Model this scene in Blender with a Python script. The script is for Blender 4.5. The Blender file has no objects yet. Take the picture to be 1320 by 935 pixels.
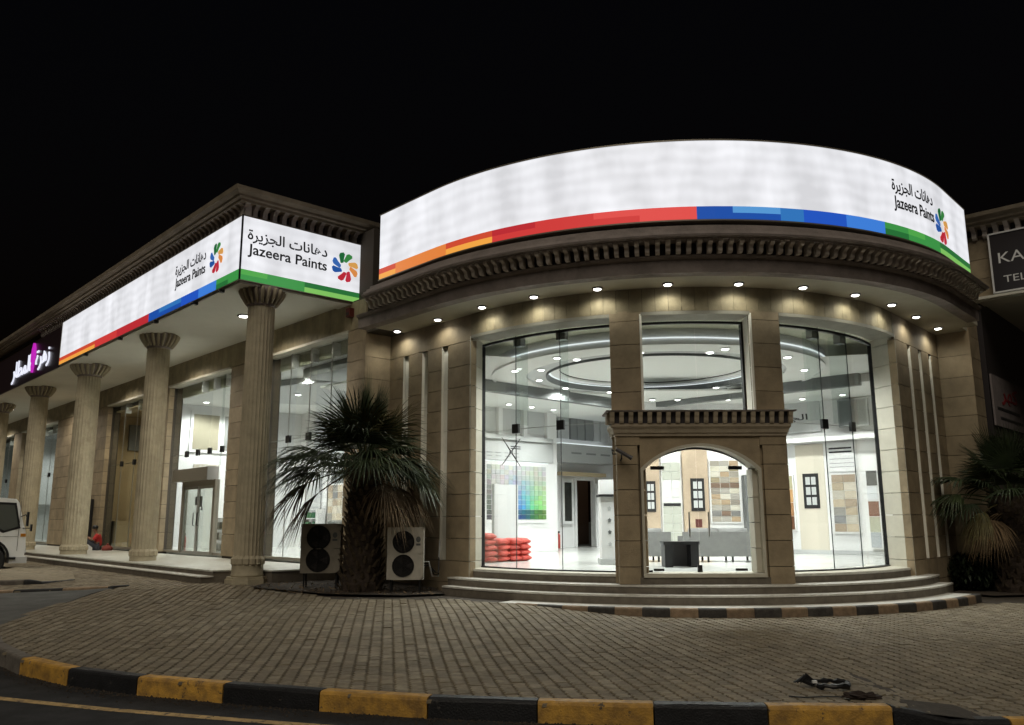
import bpy, bmesh, math, random
from mathutils import Vector, Matrix
random.seed(7)
sc = bpy.context.scene
R_ = math.radians

# ------------------------------------------------------------------ camera
F, HY, ROLL, H = 1071.1, 670.13, -.0032, 1.5
PITCH = math.atan((HY-467.5)/F)
cd = bpy.data.cameras.new("camera"); cam = bpy.data.objects.new("camera", cd); sc.collection.objects.link(cam)
cd.sensor_width = 36; cd.lens = F/1320*36; cd.clip_start = .05; cd.clip_end = 3000
cam.matrix_world = Matrix.Translation((0, 0, H)) @ Matrix.Rotation(math.pi/2+PITCH, 4, 'X') @ Matrix.Rotation(ROLL, 4, 'Z')
sc.camera = cam

# ------------------------------------------------------------------ sky, dim night glow, exposure
SUN_EL, SUN_AZ = 50, 192         # glow of the street lighting behind the camera, a little to the left
w = bpy.data.worlds.new("World"); sc.world = w; w.use_nodes = True
wn = w.node_tree.nodes; bg = wn['Background']
sky = wn.new('ShaderNodeTexSky'); sky.sky_type = 'NISHITA'; sky.sun_disc = False
sky.sun_elevation = R_(-3.6); sky.sun_rotation = R_(SUN_AZ); sky.air_density = 1; sky.dust_density = .5; sky.altitude = 200
w.node_tree.links.new(sky.outputs[0], bg.inputs[0]); bg.inputs[1].default_value = .05
sl = bpy.data.lights.new("night_glow", 'SUN'); so = bpy.data.objects.new("night_glow", sl); sc.collection.objects.link(so)
sl.energy = 1.05; sl.angle = R_(35); sl.color = (1, .91, .75)
az = R_(SUN_AZ); el = R_(SUN_EL)
dv = Vector((math.sin(az)*math.cos(el), math.cos(az)*math.cos(el), math.sin(el)))
so.rotation_euler = dv.to_track_quat('Z', 'Y').to_euler()
so.location = dv*60
sc.view_settings.view_transform = 'Standard'; sc.view_settings.look = 'None'
sc.view_settings.exposure = 0; sc.view_settings.gamma = 1
sc.cycles.use_denoising = True
sc.cycles.max_bounces = 8; sc.cycles.diffuse_bounces = 4; sc.cycles.glossy_bounces = 4
sc.cycles.transparent_max_bounces = 16; sc.cycles.transmission_bounces = 6
sc.cycles.sample_clamp_indirect = 4; sc.cycles.caustics_reflective = False; sc.cycles.caustics_refractive = False

# ------------------------------------------------------------------ frames
CX, CY = 3.45, 20.016
AX, AY, TH = -5.66, 16.628, .7467
VA = (-math.sin(TH), math.cos(TH)); VB = (math.cos(TH), math.sin(TH))
def L(s, t, z): return (AX+VA[0]*s+VB[0]*t, AY+VA[1]*s+VB[1]*t, z)            # left wing
def M(s, t, z): p = L(s, t, z); return (2*CX-p[0], p[1], z)                     # right wing, mirrored
def P(a, r, z): a = R_(a); return (CX+r*math.sin(a), CY-r*math.cos(a), z)      # rotunda
def PF(a, r, z):                                                                # curved front that runs on straight beyond 47 degrees
    if abs(a) <= 47.23: return P(a, r, z)
    sg = 1 if a > 0 else -1; e = (abs(a)-47.23)*math.pi/180*6.8; p = P(47.23*sg, r, z); q = R_(47.23)
    return (p[0]+sg*math.cos(q)*e, p[1]+math.sin(q)*e, z)
def W(x, y, z): return (x, y, z)
def to_st(X, Y): X -= AX; Y -= AY; return X*VA[0]+Y*VA[1], X*VB[0]+Y*VB[1]
def sm(x, a, b):
    t = min(1, max(0, (x-a)/(b-a))); return t*t*(3-2*t)
def ground(X, Y):
    s, t = to_st(X, Y)
    g = .13*sm(-X, -2.3, .1)*sm(Y, 9, 13.8)
    g += .13*sm(s, -2.8, .3)*sm(t, -4, -.3)
    g -= .10*sm(X, 3.05, 3.55)*(1-sm(Y, 7.2, 10.5))
    return g
ZF = .56                                                                        # showroom floor

# ------------------------------------------------------------------ materials
def lin(c): return tuple((x/255/12.92 if x/255 <= .04045 else ((x/255+.055)/1.055)**2.4) for x in c)
MATS = {}
def mat(name, col, rough=.7, var=0, vscale=3, bump=0, bscale=40, metal=0, spec=.4, col2=None, streak=0, chip=None):
    m = bpy.data.materials.new(name); m.use_nodes = True; MATS[name] = m
    nt = m.node_tree; b = nt.nodes['Principled BSDF']; lk = nt.links.new
    b.inputs['Base Color'].default_value = (*col, 1); b.inputs['Roughness'].default_value = rough
    b.inputs['Metallic'].default_value = metal; b.inputs['Specular IOR Level'].default_value = spec
    if var or bump or streak:
        tc = nt.nodes.new('ShaderNodeTexCoord'); gp = nt.nodes.new('ShaderNodeNewGeometry')
    if var:
        n = nt.nodes.new('ShaderNodeTexNoise'); n.inputs['Scale'].default_value = vscale; n.inputs['Detail'].default_value = 8
        n.inputs['Roughness'].default_value = .65
        lk(gp.outputs['Position'], n.inputs['Vector'])
        mx = nt.nodes.new('ShaderNodeMix'); mx.data_type = 'RGBA'
        c2 = col2 or tuple(x*(1-var) for x in col)
        mx.inputs[6].default_value = (*[min(1, x*(1+var*.5)) for x in col], 1); mx.inputs[7].default_value = (*c2, 1)
        rp = nt.nodes.new('ShaderNodeMapRange'); rp.inputs[1].default_value = .35; rp.inputs[2].default_value = .65
        lk(n.outputs[0], rp.inputs[0]); lk(rp.outputs[0], mx.inputs[0])
        out = mx.outputs[2]
        oi = nt.nodes.new('ShaderNodeObjectInfo'); hs = nt.nodes.new('ShaderNodeHueSaturation')
        mr = nt.nodes.new('ShaderNodeMapRange'); mr.inputs[3].default_value = 1-var*.45; mr.inputs[4].default_value = 1+var*.35
        lk(oi.outputs['Random'], mr.inputs[0]); lk(mr.outputs[0], hs.inputs['Value']); lk(out, hs.inputs['Color']); out = hs.outputs[0]
        lk(out, b.inputs['Base Color'])
        rr = nt.nodes.new('ShaderNodeMapRange'); rr.inputs[3].default_value = max(.05, rough-.1); rr.inputs[4].default_value = min(1, rough+.1)
        lk(n.outputs[0], rr.inputs[0]); lk(rr.outputs[0], b.inputs['Roughness'])
    if chip:
        src = b.inputs['Base Color'].links[0].from_socket
        n3 = nt.nodes.new('ShaderNodeTexNoise'); n3.inputs['Scale'].default_value = chip[0]; n3.inputs['Detail'].default_value = 10; n3.inputs['Roughness'].default_value = .75
        lk(gp.outputs['Position'], n3.inputs['Vector']); m3 = nt.nodes.new('ShaderNodeMapRange'); m3.inputs[1].default_value = chip[1]; m3.inputs[2].default_value = chip[1]+chip[3]
        x3 = nt.nodes.new('ShaderNodeMix'); x3.data_type = 'RGBA'; lk(n3.outputs[0], m3.inputs[0]); lk(m3.outputs[0], x3.inputs[0]); lk(src, x3.inputs[6]); x3.inputs[7].default_value = (*chip[2], 1)
        lk(x3.outputs[2], b.inputs['Base Color'])
    if bump:
        n2 = nt.nodes.new('ShaderNodeTexNoise'); n2.inputs['Scale'].default_value = bscale; n2.inputs['Detail'].default_value = 6
        lk(gp.outputs['Position'], n2.inputs['Vector'])
        bp = nt.nodes.new('ShaderNodeBump'); bp.inputs['Strength'].default_value = bump; bp.inputs['Distance'].default_value = .02
        lk(n2.outputs[0], bp.inputs['Height']); lk(bp.outputs[0], b.inputs['Normal'])
    return m
def emis(name, col, s=1., var=0, vscale=1.2):
    m = bpy.data.materials.new(name); m.use_nodes = True; nt = m.node_tree; b = nt.nodes['Principled BSDF']; lk = nt.links.new
    b.inputs['Base Color'].default_value = (*[c*.35 for c in col], 1); b.inputs['Roughness'].default_value = .35
    b.inputs['Emission Color'].default_value = (*col, 1); b.inputs['Emission Strength'].default_value = s
    if var:
        gp = nt.nodes.new('ShaderNodeNewGeometry'); n = nt.nodes.new('ShaderNodeTexNoise'); n.inputs['Scale'].default_value = vscale
        n.inputs['Detail'].default_value = 5
        mp = nt.nodes.new('ShaderNodeMapping'); mp.inputs['Scale'].default_value = (1.4, 1.4, .5)
        lk(gp.outputs['Position'], mp.inputs[0]); lk(mp.outputs[0], n.inputs['Vector'])
        w2 = nt.nodes.new('ShaderNodeTexWave'); w2.bands_direction = 'Z'; w2.inputs['Scale'].default_value = 2.1; w2.inputs['Distortion'].default_value = 1.5
        lk(gp.outputs['Position'], w2.inputs['Vector'])
        w2.inputs['Distortion'].default_value = 4; w2.inputs['Scale'].default_value = 1.3
        a = nt.nodes.new('ShaderNodeMath'); a.operation = 'MULTIPLY_ADD'; a.inputs[1].default_value = .10
        lk(w2.outputs['Fac'], a.inputs[0]); lk(n.outputs[0], a.inputs[2])
        mr = nt.nodes.new('ShaderNodeMapRange'); mr.inputs[1].default_value = .35; mr.inputs[2].default_value = .85
        mr.inputs[3].default_value = s*(1-var); mr.inputs[4].default_value = s*(1+var*.6)
        lk(a.outputs[0], mr.inputs[0]); lk(mr.outputs[0], b.inputs['Emission Strength'])
    MATS[name] = m; return m
def glassm(name, tint=(.93, .96, .95), refl=.05):
    m = bpy.data.materials.new(name); m.use_nodes = True; nt = m.node_tree; nt.nodes.clear(); lk = nt.links.new
    o = nt.nodes.new('ShaderNodeOutputMaterial'); mx = nt.nodes.new('ShaderNodeMixShader')
    t = nt.nodes.new('ShaderNodeBsdfTransparent'); t.inputs[0].default_value = (*tint, 1)
    g = nt.nodes.new('ShaderNodeBsdfGlossy'); g.inputs['Roughness'].default_value = .02
    lw = nt.nodes.new('ShaderNodeLayerWeight'); lw.inputs[0].default_value = .25
    mr = nt.nodes.new('ShaderNodeMapRange'); mr.inputs[3].default_value = refl*.5; mr.inputs[4].default_value = refl*6
    lk(lw.outputs['Fresnel'], mr.inputs[0]); lk(mr.outputs[0], mx.inputs[0]); lk(t.outputs[0], mx.inputs[1]); lk(g.outputs[0], mx.inputs[2]); lk(mx.outputs[0], o.inputs[0])
    MATS[name] = m; return m

STONE = mat('limestone cladding', (.315, .248, .16), .72, .24, 2.2, .25, 60, chip=(1.7, .54, (.21, .165, .11), .22))
STONE2 = mat('limestone vertical panels', (.29, .245, .155), .72, .28, 2.6, .25, 60)
HEAD = mat('grey window head stone', (.25, .24, .20), .7, .1, 4, .1, 60)
NICHE = mat('white marble strip', (.88, .86, .78), .5, .06, 4)
CREAM = mat('pale polished stone', (.50, .47, .39), .5, .08, 4, .1, 60)
MORTAR = mat('dark joint', (.055, .045, .035), .9)
CORN = mat('weathered cornice stone', (.27, .228, .21), .8, .25, 3, .3, 40)
DENT = mat('dentil stone', (.62, .55, .50), .8, .2, 3, .2, 40)
CORN2 = mat('cornice stone', (.36, .30, .22), .8, .2, 3, .3, 40)
COLM = mat('column stone', (.44, .385, .275), .75, .16, 3.5, .25, 50, chip=(2.1, .55, (.30, .255, .18), .2))
SOFF = mat('painted soffit', (.66, .64, .56), .8, .06, .8, .05, 90)
SOFFR = mat('rotunda soffit', (.50, .47, .38), .8, .12, 1.2, .1, 60)
WHITE = mat('white painted plaster', (.82, .82, .82), .6, .03, 1)
WHITEC = mat('ceiling white', (.80, .81, .79), .7)
GREYC = mat('ceiling grey', (.42, .43, .43), .7)
KHAKI = mat('ceiling khaki', (.36, .36, .27), .75)
FLOORI = mat('polished floor tiles', (.78, .79, .76), .12, .06, 2, spec=.6)
FLOORO = mat('platform granite', (.55, .55, .50), .35, .14, 6, .05, 80, chip=(1.3, .5, (.40, .39, .34), .2))
STEPM = mat('step stone', (.16, .138, .11), .75, .25, 5, .3, 70)
STEPT = mat('step tread granite', (.62, .60, .55), .4, .2, 8, .2, 90)  # granite tone lifted to carry the interior light on the treads
ASPH = mat('asphalt', (.035, .035, .037), .9, .35, 4, .8, 220, chip=(3, .58, (.075, .068, .058), .2))
ASPHL = mat('worn asphalt', (.10, .10, .095), .9, .3, 2, .6, 200)
PAV = [mat('paver %s' % n, c, .85, .30, 9, .5, 120, chip=(.9, .50, tuple(x*.62 for x in c), .22)) for n, c in (('brown', (.25, .205, .14)), ('dark', (.215, .175, .122)), ('pale', (.285, .24, .17)))]
BED = mat('paving sand', (.06, .048, .037), .95, .3, 12, .4, 150)
YEL = mat('yellow kerb paint', (.60, .33, .06), .6, .3, 7, .35, 60, col2=(.30, .17, .05), chip=(9, .60, (.10, .075, .05), .03))
BLK = mat('black kerb paint', (.018, .018, .02), .55, .4, 7, .35, 60, chip=(8, .60, (.09, .08, .07), .05))
KTOP = mat('bare kerb concrete', (.16, .14, .12), .85, .3, 8, .5, 70)
KOLD = mat('faded kerb paint', (.28, .20, .13), .8, .3, 9, .4, 60)
KBLK = mat('faded black kerb paint', (.06, .055, .05), .8, .4, 9, .4, 60)
LINE = mat('yellow road line', (.50, .34, .15), .8, .3, 9, .4, 90, chip=(14, .54, (.06, .055, .05), .06))
SOIL = mat('planting soil', (.05, .038, .028), .95, .4, 10, .8, 40)
BLACK = mat('black metal', (.012, .012, .013), .45)
DARK = mat('dark panel', (.035, .03, .032), .4)
STEEL = mat('brushed steel', (.45, .44, .42), .35, metal=.9)
ALUM = mat('bronze aluminium', (.30, .27, .22), .4, metal=.5)
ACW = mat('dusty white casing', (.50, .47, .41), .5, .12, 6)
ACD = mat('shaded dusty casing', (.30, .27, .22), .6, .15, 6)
TRK = mat('white truck paint', (.84, .86, .86), .25, .04, 3)
RUB = mat('tyre rubber', (.02, .02, .02), .8)
TINT = mat('tinted window', (.10, .11, .10), .08, spec=.8)
LEAF = mat('fan palm leaf', (.028, .043, .017), .5, .4, 5)
LEAF2 = mat('fan palm leaf light', (.052, .072, .028), .5, .4, 5)
LEAFY = mat('yellowing palm leaf', (.13, .11, .04), .6, .4, 5)
DEADK = mat('brown dying leaf', (.055, .036, .02), .8, .4, 5)
DEAD = mat('dry palm leaf', (.16, .105, .055), .8, .3, 5)
BARK = mat('palm bark', (.05, .034, .024), .9, .5, 8, .8, 30)
BOOT = mat('cut palm leaf base', (.105, .078, .05), .9, .5, 14, .6, 40)
BUSH = mat('dark shrub leaf', (.022, .036, .014), .6, .4, 6)
RED = mat('red paint bag', (.46, .06, .045), .5, .15, 8, .2, 30)
SHIRT = mat('red shirt cloth', (.45, .03, .03), .8)
TROU = mat('dark trouser cloth', (.04, .045, .06), .8)
SKIN = mat('brown skin', (.20, .11, .07), .6)
SOFA = mat('grey sofa fabric', (.17, .17, .165), .85, .1, 8)
WOOD = mat('light wood panel', (.42, .33, .24), .5, .15, 3)
BEIGE = mat('beige interior wall', (.55, .44, .28), .7, .05, 2)
GREYP = mat('light grey panel', (.50, .51, .51), .6)
MIDG = mat('mid grey panel', (.24, .25, .25), .6)
DKG = mat('dark grey panel', (.10, .105, .105), .6)
GLASS = glassm('shop glass')
GLASSD = glassm('door glass', (.80, .84, .80), .08)
SIGNW = emis('backlit white acrylic', (.94, .95, 1.0), .86, .24)
LAMP = emis('lamp lens', (1, .98, .93), 9)
COVE = emis('cove strip', (.95, .98, 1), .9)
TEXTM = mat('black vinyl lettering', (.02, .02, .022), .5)
NEON = emis('white channel letter', (.85, .87, 1), .95)
MAG = emis('magenta channel letter', (.55, .02, .50), .9)

# ------------------------------------------------------------------ mesh building
class MB:
    def __init__(s): s.v = []; s.f = []; s.m = []; s.k = 0
    def add(s, vs, fs):
        n = len(s.v); s.v += [tuple(x) for x in vs]; s.f += [tuple(i+n for i in f) for f in fs]; s.m += [s.k]*len(fs); return s
    def box(s, fn, u0, u1, v0, v1, w0, w1, nu=1):
        vs = []
        for i in range(nu+1):
            u = u0+(u1-u0)*i/nu
            vs += [fn(u, v0, w0), fn(u, v1, w0), fn(u, v1, w1), fn(u, v0, w1)]
        fs = [(0, 1, 2, 3), (4*nu+3, 4*nu+2, 4*nu+1, 4*nu)]
        for i in range(nu):
            a = 4*i; c = a+4
            for j in range(4): k = (j+1) % 4; fs.append((a+j, c+j, c+k, a+k))
        return s.add(vs, fs)
    def prism(s, pts, fn, w0, w1):           # pts: 2D outline, fn(x, y, w)
        n = len(pts)
        return s.add([fn(x, y, w0) for x, y in pts]+[fn(x, y, w1) for x, y in pts],
                     [tuple(range(n)), tuple(range(2*n-1, n-1, -1))]+[(i, n+i, n+(i+1) % n, (i+1) % n) for i in range(n)])
    def sweep(s, rows, closed=False):         # rows: lists of points; joins neighbours, caps the ends when the profile is closed
        n = len(rows[0]); vs = [p for r in rows for p in r]; fs = []
        for i in range(len(rows)-1):
            for j in range(n if closed else n-1):
                k = (j+1) % n; fs.append((i*n+j, i*n+k, (i+1)*n+k, (i+1)*n+j))
        if closed: fs += [tuple(range(n)), tuple(range(len(vs)-1, len(vs)-n-1, -1))]
        return s.add(vs, fs)
    def tube(s, pts, rs, n=8):
        rows = []; pts = [Vector(p) for p in pts]
        if not hasattr(rs, '__len__'): rs = [rs]*len(pts)
        for i, p in enumerate(pts):
            d = (pts[min(i+1, len(pts)-1)]-pts[max(i-1, 0)]).normalized()
            x = d.cross(Vector((0, 0, 1)) if abs(d.z) < .9 else Vector((1, 0, 0))).normalized(); y = d.cross(x)
            rows.append([p+(x*math.cos(2*math.pi*k/n)+y*math.sin(2*math.pi*k/n))*rs[i] for k in range(n)])
        return s.sweep(rows, True)
    def lathe(s, c, prof, n=24, mod=None):    # prof: (r, z)
        rows = []
        for r, z in prof:
            row = []
            for k in range(n):
                a = 2*math.pi*k/n; rr = r*(mod(k, z) if mod else 1)
                row.append((c[0]+rr*math.cos(a), c[1]+rr*math.sin(a), c[2]+z))
            rows.append(row)
        return s.sweep(rows, True)
    def build(s, name, m, parent=None, smooth=False, recalc=True, org=None, **tags):
        me = bpy.data.meshes.new(name)
        if org: vs = [(x-org[0], y-org[1], z-org[2]) for x, y, z in s.v]
        else: vs = s.v
        me.from_pydata(vs, [], s.f)
        for x in (m if isinstance(m, (list, tuple)) else [m]): me.materials.append(x)
        if isinstance(m, (list, tuple)): me.polygons.foreach_set('material_index', s.m)
        if recalc:
            b = bmesh.new(); b.from_mesh(me); bmesh.ops.recalc_face_normals(b, faces=b.faces); b.to_mesh(me); b.free()
        if smooth: me.polygons.foreach_set('use_smooth', [True]*len(me.polygons))
        o = bpy.data.objects.new(name, me); sc.collection.objects.link(o)
        if org: o.location = org
        if parent: put(o, parent)
        for k, x in tags.items(): o[k] = x
        return o
WM = {}
def wm(o):                                   # world matrix without a depsgraph
    m = Matrix.LocRotScale(o.location, o.rotation_euler, o.scale)
    return wm(o.parent) @ o.matrix_parent_inverse @ m if o.parent else m
def put(o, parent):
    o.parent = parent; o.matrix_parent_inverse = wm(parent).inverted()
def thing(name, label, cat, loc=(0, 0, 0), rz=0, group=None):
    o = bpy.data.objects.new(name, None); sc.collection.objects.link(o); o.location = loc; o.rotation_euler = (0, 0, rz)
    o.empty_display_size = .2; o['label'] = label; o['category'] = cat
    if group: o['group'] = group
    return o
def tag(o, label, cat, group=None):
    o['label'] = label; o['category'] = cat
    if group: o['group'] = group
    return o
def copy_tree(o, loc=None, rz=None, label=None, parent=None, group=None):
    c = o.copy(); sc.collection.objects.link(c)
    if parent: c.parent = parent
    if loc: c.location = loc
    if rz is not None: c.rotation_euler = (0, 0, rz)
    if label: c['label'] = label
    if group: c['group'] = group
    for ch in o.children: copy_tree(ch, parent=c)
    return c
def bx(name, m, fn, u0, u1, v0, v1, w0, w1, parent=None, nu=1, **k): return MB().box(fn, u0, u1, v0, v1, w0, w1, nu).build(name, m, parent, **k)

# lettering (flat outlines of the built-in font turned into mesh)
def text_polys(s, width, bold=.0, height=None):
    c = bpy.data.curves.new('lettering', 'FONT'); c.body = s; c.size = 1; c.offset = bold; c.resolution_u = 3
    o = bpy.data.objects.new('lettering', c); sc.collection.objects.link(o)
    bpy.context.view_layer.update()
    me = bpy.data.meshes.new_from_object(o.evaluated_get(bpy.context.evaluated_depsgraph_get()))
    vs = [v.co.copy() for v in me.vertices]; fs = [tuple(p.vertices) for p in me.polygons]
    bpy.data.objects.remove(o); bpy.data.meshes.remove(me); bpy.data.curves.remove(c)
    x0 = min(v.x for v in vs); x1 = max(v.x for v in vs); k = width/(x1-x0)
    ky = height/(max(v.y for v in vs)-min(v.y for v in vs)) if height else k
    return [((v.x-x0)*k, v.y*ky) for v in vs], fs
def lettering(s, width, fn, m, parent, bold=.02, height=None, name='lettering', depth=.006):
    vs, fs = text_polys(s, width, bold, height)
    n = len(vs); b = MB()
    edge = {}
    for f in fs:
        for i in range(len(f)):
            a, c = f[i], f[(i+1) % len(f)]
            edge[(a, c)] = 1
    out = [(a, c) for (a, c) in edge if (c, a) not in edge]
    b.add([fn(x, y, depth) for x, y in vs]+[fn(x, y, 0) for x, y in vs], fs+[(a, c, n+c, n+a) for a, c in out])
    return b.build(name, m, parent, recalc=False)
def ar(*words): return ' '.join(''.join(chr(x) for x in reversed(wd)) for wd in reversed(words))
AR_D = [0xFEA9, 0xFEEB, 0xFE8E, 0xFEE7, 0xFE8E, 0xFE95]; AR_J = [0xFE8D, 0xFEDF, 0xFEA0, 0xFEB0, 0xFEF3, 0xFEAE, 0xFE93]

# ================================================================== GROUND
KERB = [(-7.35, 12.0), (-6.35, 10.55), (-5.44, 9.62), (-4.57, 8.97), (-3.65, 8.5), (-2.69, 8.13), (-1.72, 7.79), (-.73, 7.5), (.2, 7.33), (1.15, 7.2), (2.06, 7.12), (3.05, 7.08), (3.98, 7.06), (4.95, 7.05), (5.9, 7.05)]
KCOL = ['d', 'd', 'y', 'b', 'y', 'b', 'y', 'b', 'y', 'b', 'y', 'b', 'y', 'b']
def inside(x, y, poly):
    c = False
    for i in range(len(poly)):
        (x1, y1), (x2, y2) = poly[i-1], poly[i]
        if (y1 > y) != (y2 > y) and x < (x2-x1)*(y-y1)/(y2-y1)+x1: c = not c
    return c
MB().box(W, -300, 300, -120, 600, -.5, -.16).build('ground', ASPH, kind='structure')
# paving bed: a grid following the slight slope, clipped by the kerb
DRIVE = [(-40, 5), (-9.2, 12.6), (0, 0)]
PAVE = KERB + [(30, 7.05), (30, 30), (0, 40), (-40, 60), (-60, 50), (-40, 17.1)] + [(-10.4, 16.85), (-7.6, 16.9), (-7.8, 16.3), (-7.64, 15.11), (-7.4, 13.25), (-7.1, 12.0)]
b = MB(); NX = 150; step = .4; X0, Y0 = -46, 6.8; idx = {}
def kd(x, y):                                 # rough signed distance behind the kerb line
    for i in range(len(KERB)-1):
        (x1, y1), (x2, y2) = KERB[i], KERB[i+1]
        if x1 <= x <= x2: return y-(y1+(y2-y1)*(x-x1)/(x2-x1))
    return y-7.05 if x > 5 else 9
NC, NR = 190, 110
for j in range(NR+1):
    for i in range(NC+1):
        x = X0+i*step; y = Y0+j*step; b.v.append((x, y, ground(x, y)-.014))
for j in range(NR):
    for i in range(NC):
        x = X0+(i+.5)*step; y = Y0+(j+.5)*step
        ok = all(inside(x+dx, y+dy, PAVE) for dx in (-.2, .2) for dy in (-.2, .2))
        if ok: n = j*(NC+1)+i; b.f.append((n, n+1, n+NC+2, n+NC+1)); b.m.append(0)
paving = b.build('pavement', BED, smooth=True, kind='structure')
# a strip of bed right behind the kerb
rows = []
for i, (x, y) in enumerate(KERB+[(30, 7.05)]): rows.append([(x, y+.02, ground(x, y)-.014), (x+(.55 if i < 5 else 0), y+.6, ground(x, y+.6)-.0145)])
MB().sweep(rows).build('pavement_edge', BED, smooth=True, kind='structure')
# pavers
PD = Vector((-.147, 1)).normalized(); PX = Vector((PD.y, -PD.x)); PW, PL = .135, .21
zz = .027
def outline(gap):
    w2 = PW/2-gap*1.7; l2 = PL/2-gap*.42
    rt = [(w2-zz/2+(zz if k % 2 else 0), -l2+2*l2*k/4) for k in range(5)]
    return rt+[(x-2*w2, y) for x, y in reversed(rt)]
OUT_T = outline(.0085); OUT_B = outline(.0045)
cand = []
BED_L = [(-5.0, 16.35), (-3.4, 15.75), (-2.0, 15.6), (-1.25, 15.95), (-1.55, 17.2), (-3.6, 19.3), (-4.8, 18.2)]
STEPS_C = (CX, CY)
for i in range(-190, 150):
    for j in range(30, 175):
        x = PX.x*PW*i+PD.x*PL*(j+(i % 2)*.5)+.3; y = PX.y*PW*i+PD.y*PL*(j+(i % 2)*.5)
        if y < 7 or y > 32: continue
        if abs(x) > y*.66+1.6: continue
        if math.hypot(x-CX, y-CY) < 6.62 and y < CY+1: continue
        s, t = to_st(x, y)
        if t > -.04 and s > .9: continue
        if t > .1 and s > -.1 and math.hypot(s-.4, t-.72) < .46: continue
        if inside(x, y, BED_L): continue
        if t > .9 and x < -1.2 and y > 15.2: continue
        if not inside(x, y, PAVE) or kd(x, y-.02) < .09: continue
        if x > 8.5 and y > 15.3+ (x-8.5)*.6: continue
        if to_st(2*CX-x, y)[1] > 1.5 and y > 15.5 and x > 8: continue
        cand.append((y*y+x*x*.6, x, y))
cand.sort()
rotz = math.atan2(-PD.x, PD.y)
pm = []
for q in range(3):
    bb = MB(); n = 10
    bb.add([(x, y, 0) for x, y in OUT_T]+[(x, y, -.012) for x, y in OUT_B]+[(x, y, -.03) for x, y in OUT_B],
           [tuple(range(n))]+[(i, n+i, n+(i+1) % n, (i+1) % n) for i in range(n)]+[(n+i, 2*n+i, 2*n+(i+1) % n, n+(i+1) % n) for i in range(n)])
    me = bpy.data.meshes.new('paver'); me.from_pydata(bb.v, [], bb.f); me.materials.append(PAV[q]); pm.append(me)
def pick(): return random.choices((0, 1, 2), (5, 3.2, 1.8))[0]
for _, x, y in cand[:300]:
    o = bpy.data.objects.new('paver', pm[pick()]); sc.collection.objects.link(o)
    o.location = (x, y, ground(x, y)+random.uniform(-.004, .002)-(.006 if random.random() < .05 else 0)); o.rotation_euler = (random.gauss(0, .012), random.gauss(0, .012)-(.2 if 3.05 < x < 3.55 and y < 8 else 0), rotz+random.gauss(0, .008)); o.parent = paving
b = MB(); cr, sr = math.cos(rotz), math.sin(rotz)
for _, x, y in cand[300:]:
    b.k = pick(); dz = random.uniform(-.004, .002)-(.006 if random.random() < .05 else 0); n = 10; tx, ty = random.gauss(0, .012), random.gauss(0, .012)
    T_ = [(x+px*cr-py*sr, y+px*sr+py*cr, px*tx+py*ty) for px, py in OUT_T]; B_ = [(x+px*cr-py*sr, y+px*sr+py*cr) for px, py in OUT_B]
    b.add([(p, q, ground(p, q)+dz+h) for p, q, h in T_]+[(p, q, ground(p, q)-.03) for p, q in B_],
          [tuple(range(n))]+[(i, n+i, n+(i+1) % n, (i+1) % n) for i in range(n)])
b.build('paver_field', PAV, paving, recalc=False, kind='stuff')

# roadside kerb
def kerb_line(name, label, pts, cols, zt, zb, wd, mats, rad=.03, cat='kerb', inward=1, group=None):
    t = thing(name, label, cat, (pts[0][0], pts[0][1], 0), 0, group)
    nrm = []
    for i in range(len(pts)):
        a = Vector(pts[max(i-1, 0)]); c = Vector(pts[min(i+1, len(pts)-1)]); d = (c-a).normalized(); nrm.append(Vector((-d.y, d.x))*inward)
    for i in range(len(pts)-1):
        rows = []
        for k in range(5):
            f = .006+(.988)*k/4; p = Vector(pts[i]).lerp(Vector(pts[i+1]), f); n = nrm[i].lerp(nrm[i+1], f)
            z1 = (zt(p.x, p.y) if callable(zt) else zt); z0 = zb(p.x, p.y) if callable(zb) else zb
            z1 = max(z1, z0+.005); hh = z1-z0; r = min(rad, hh*.4)
            prof = [(0, z0), (.015*hh, z1-r), (.3*r, z1-.35*r), (r, z1), (wd, z1), (wd, z0)]
            rows.append([(p.x+n.x*o, p.y+n.y*o, z+(random.uniform(-.002, .002) if 0 < j < 4 else 0)) for j, (o, z) in enumerate(prof)])
        MB().sweep(rows, True).build('kerb_stone', mats[cols[i]], t)
    return t
KM = {'y': YEL, 'b': BLK, 'o': KTOP, 'd': KTOP}
kerb_line('roadside_kerb', 'black and yellow painted kerb curving along the road in the foreground', KERB, KCOL, lambda x, y: ground(x, y)+.012, -.17, .14, KM)
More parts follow.
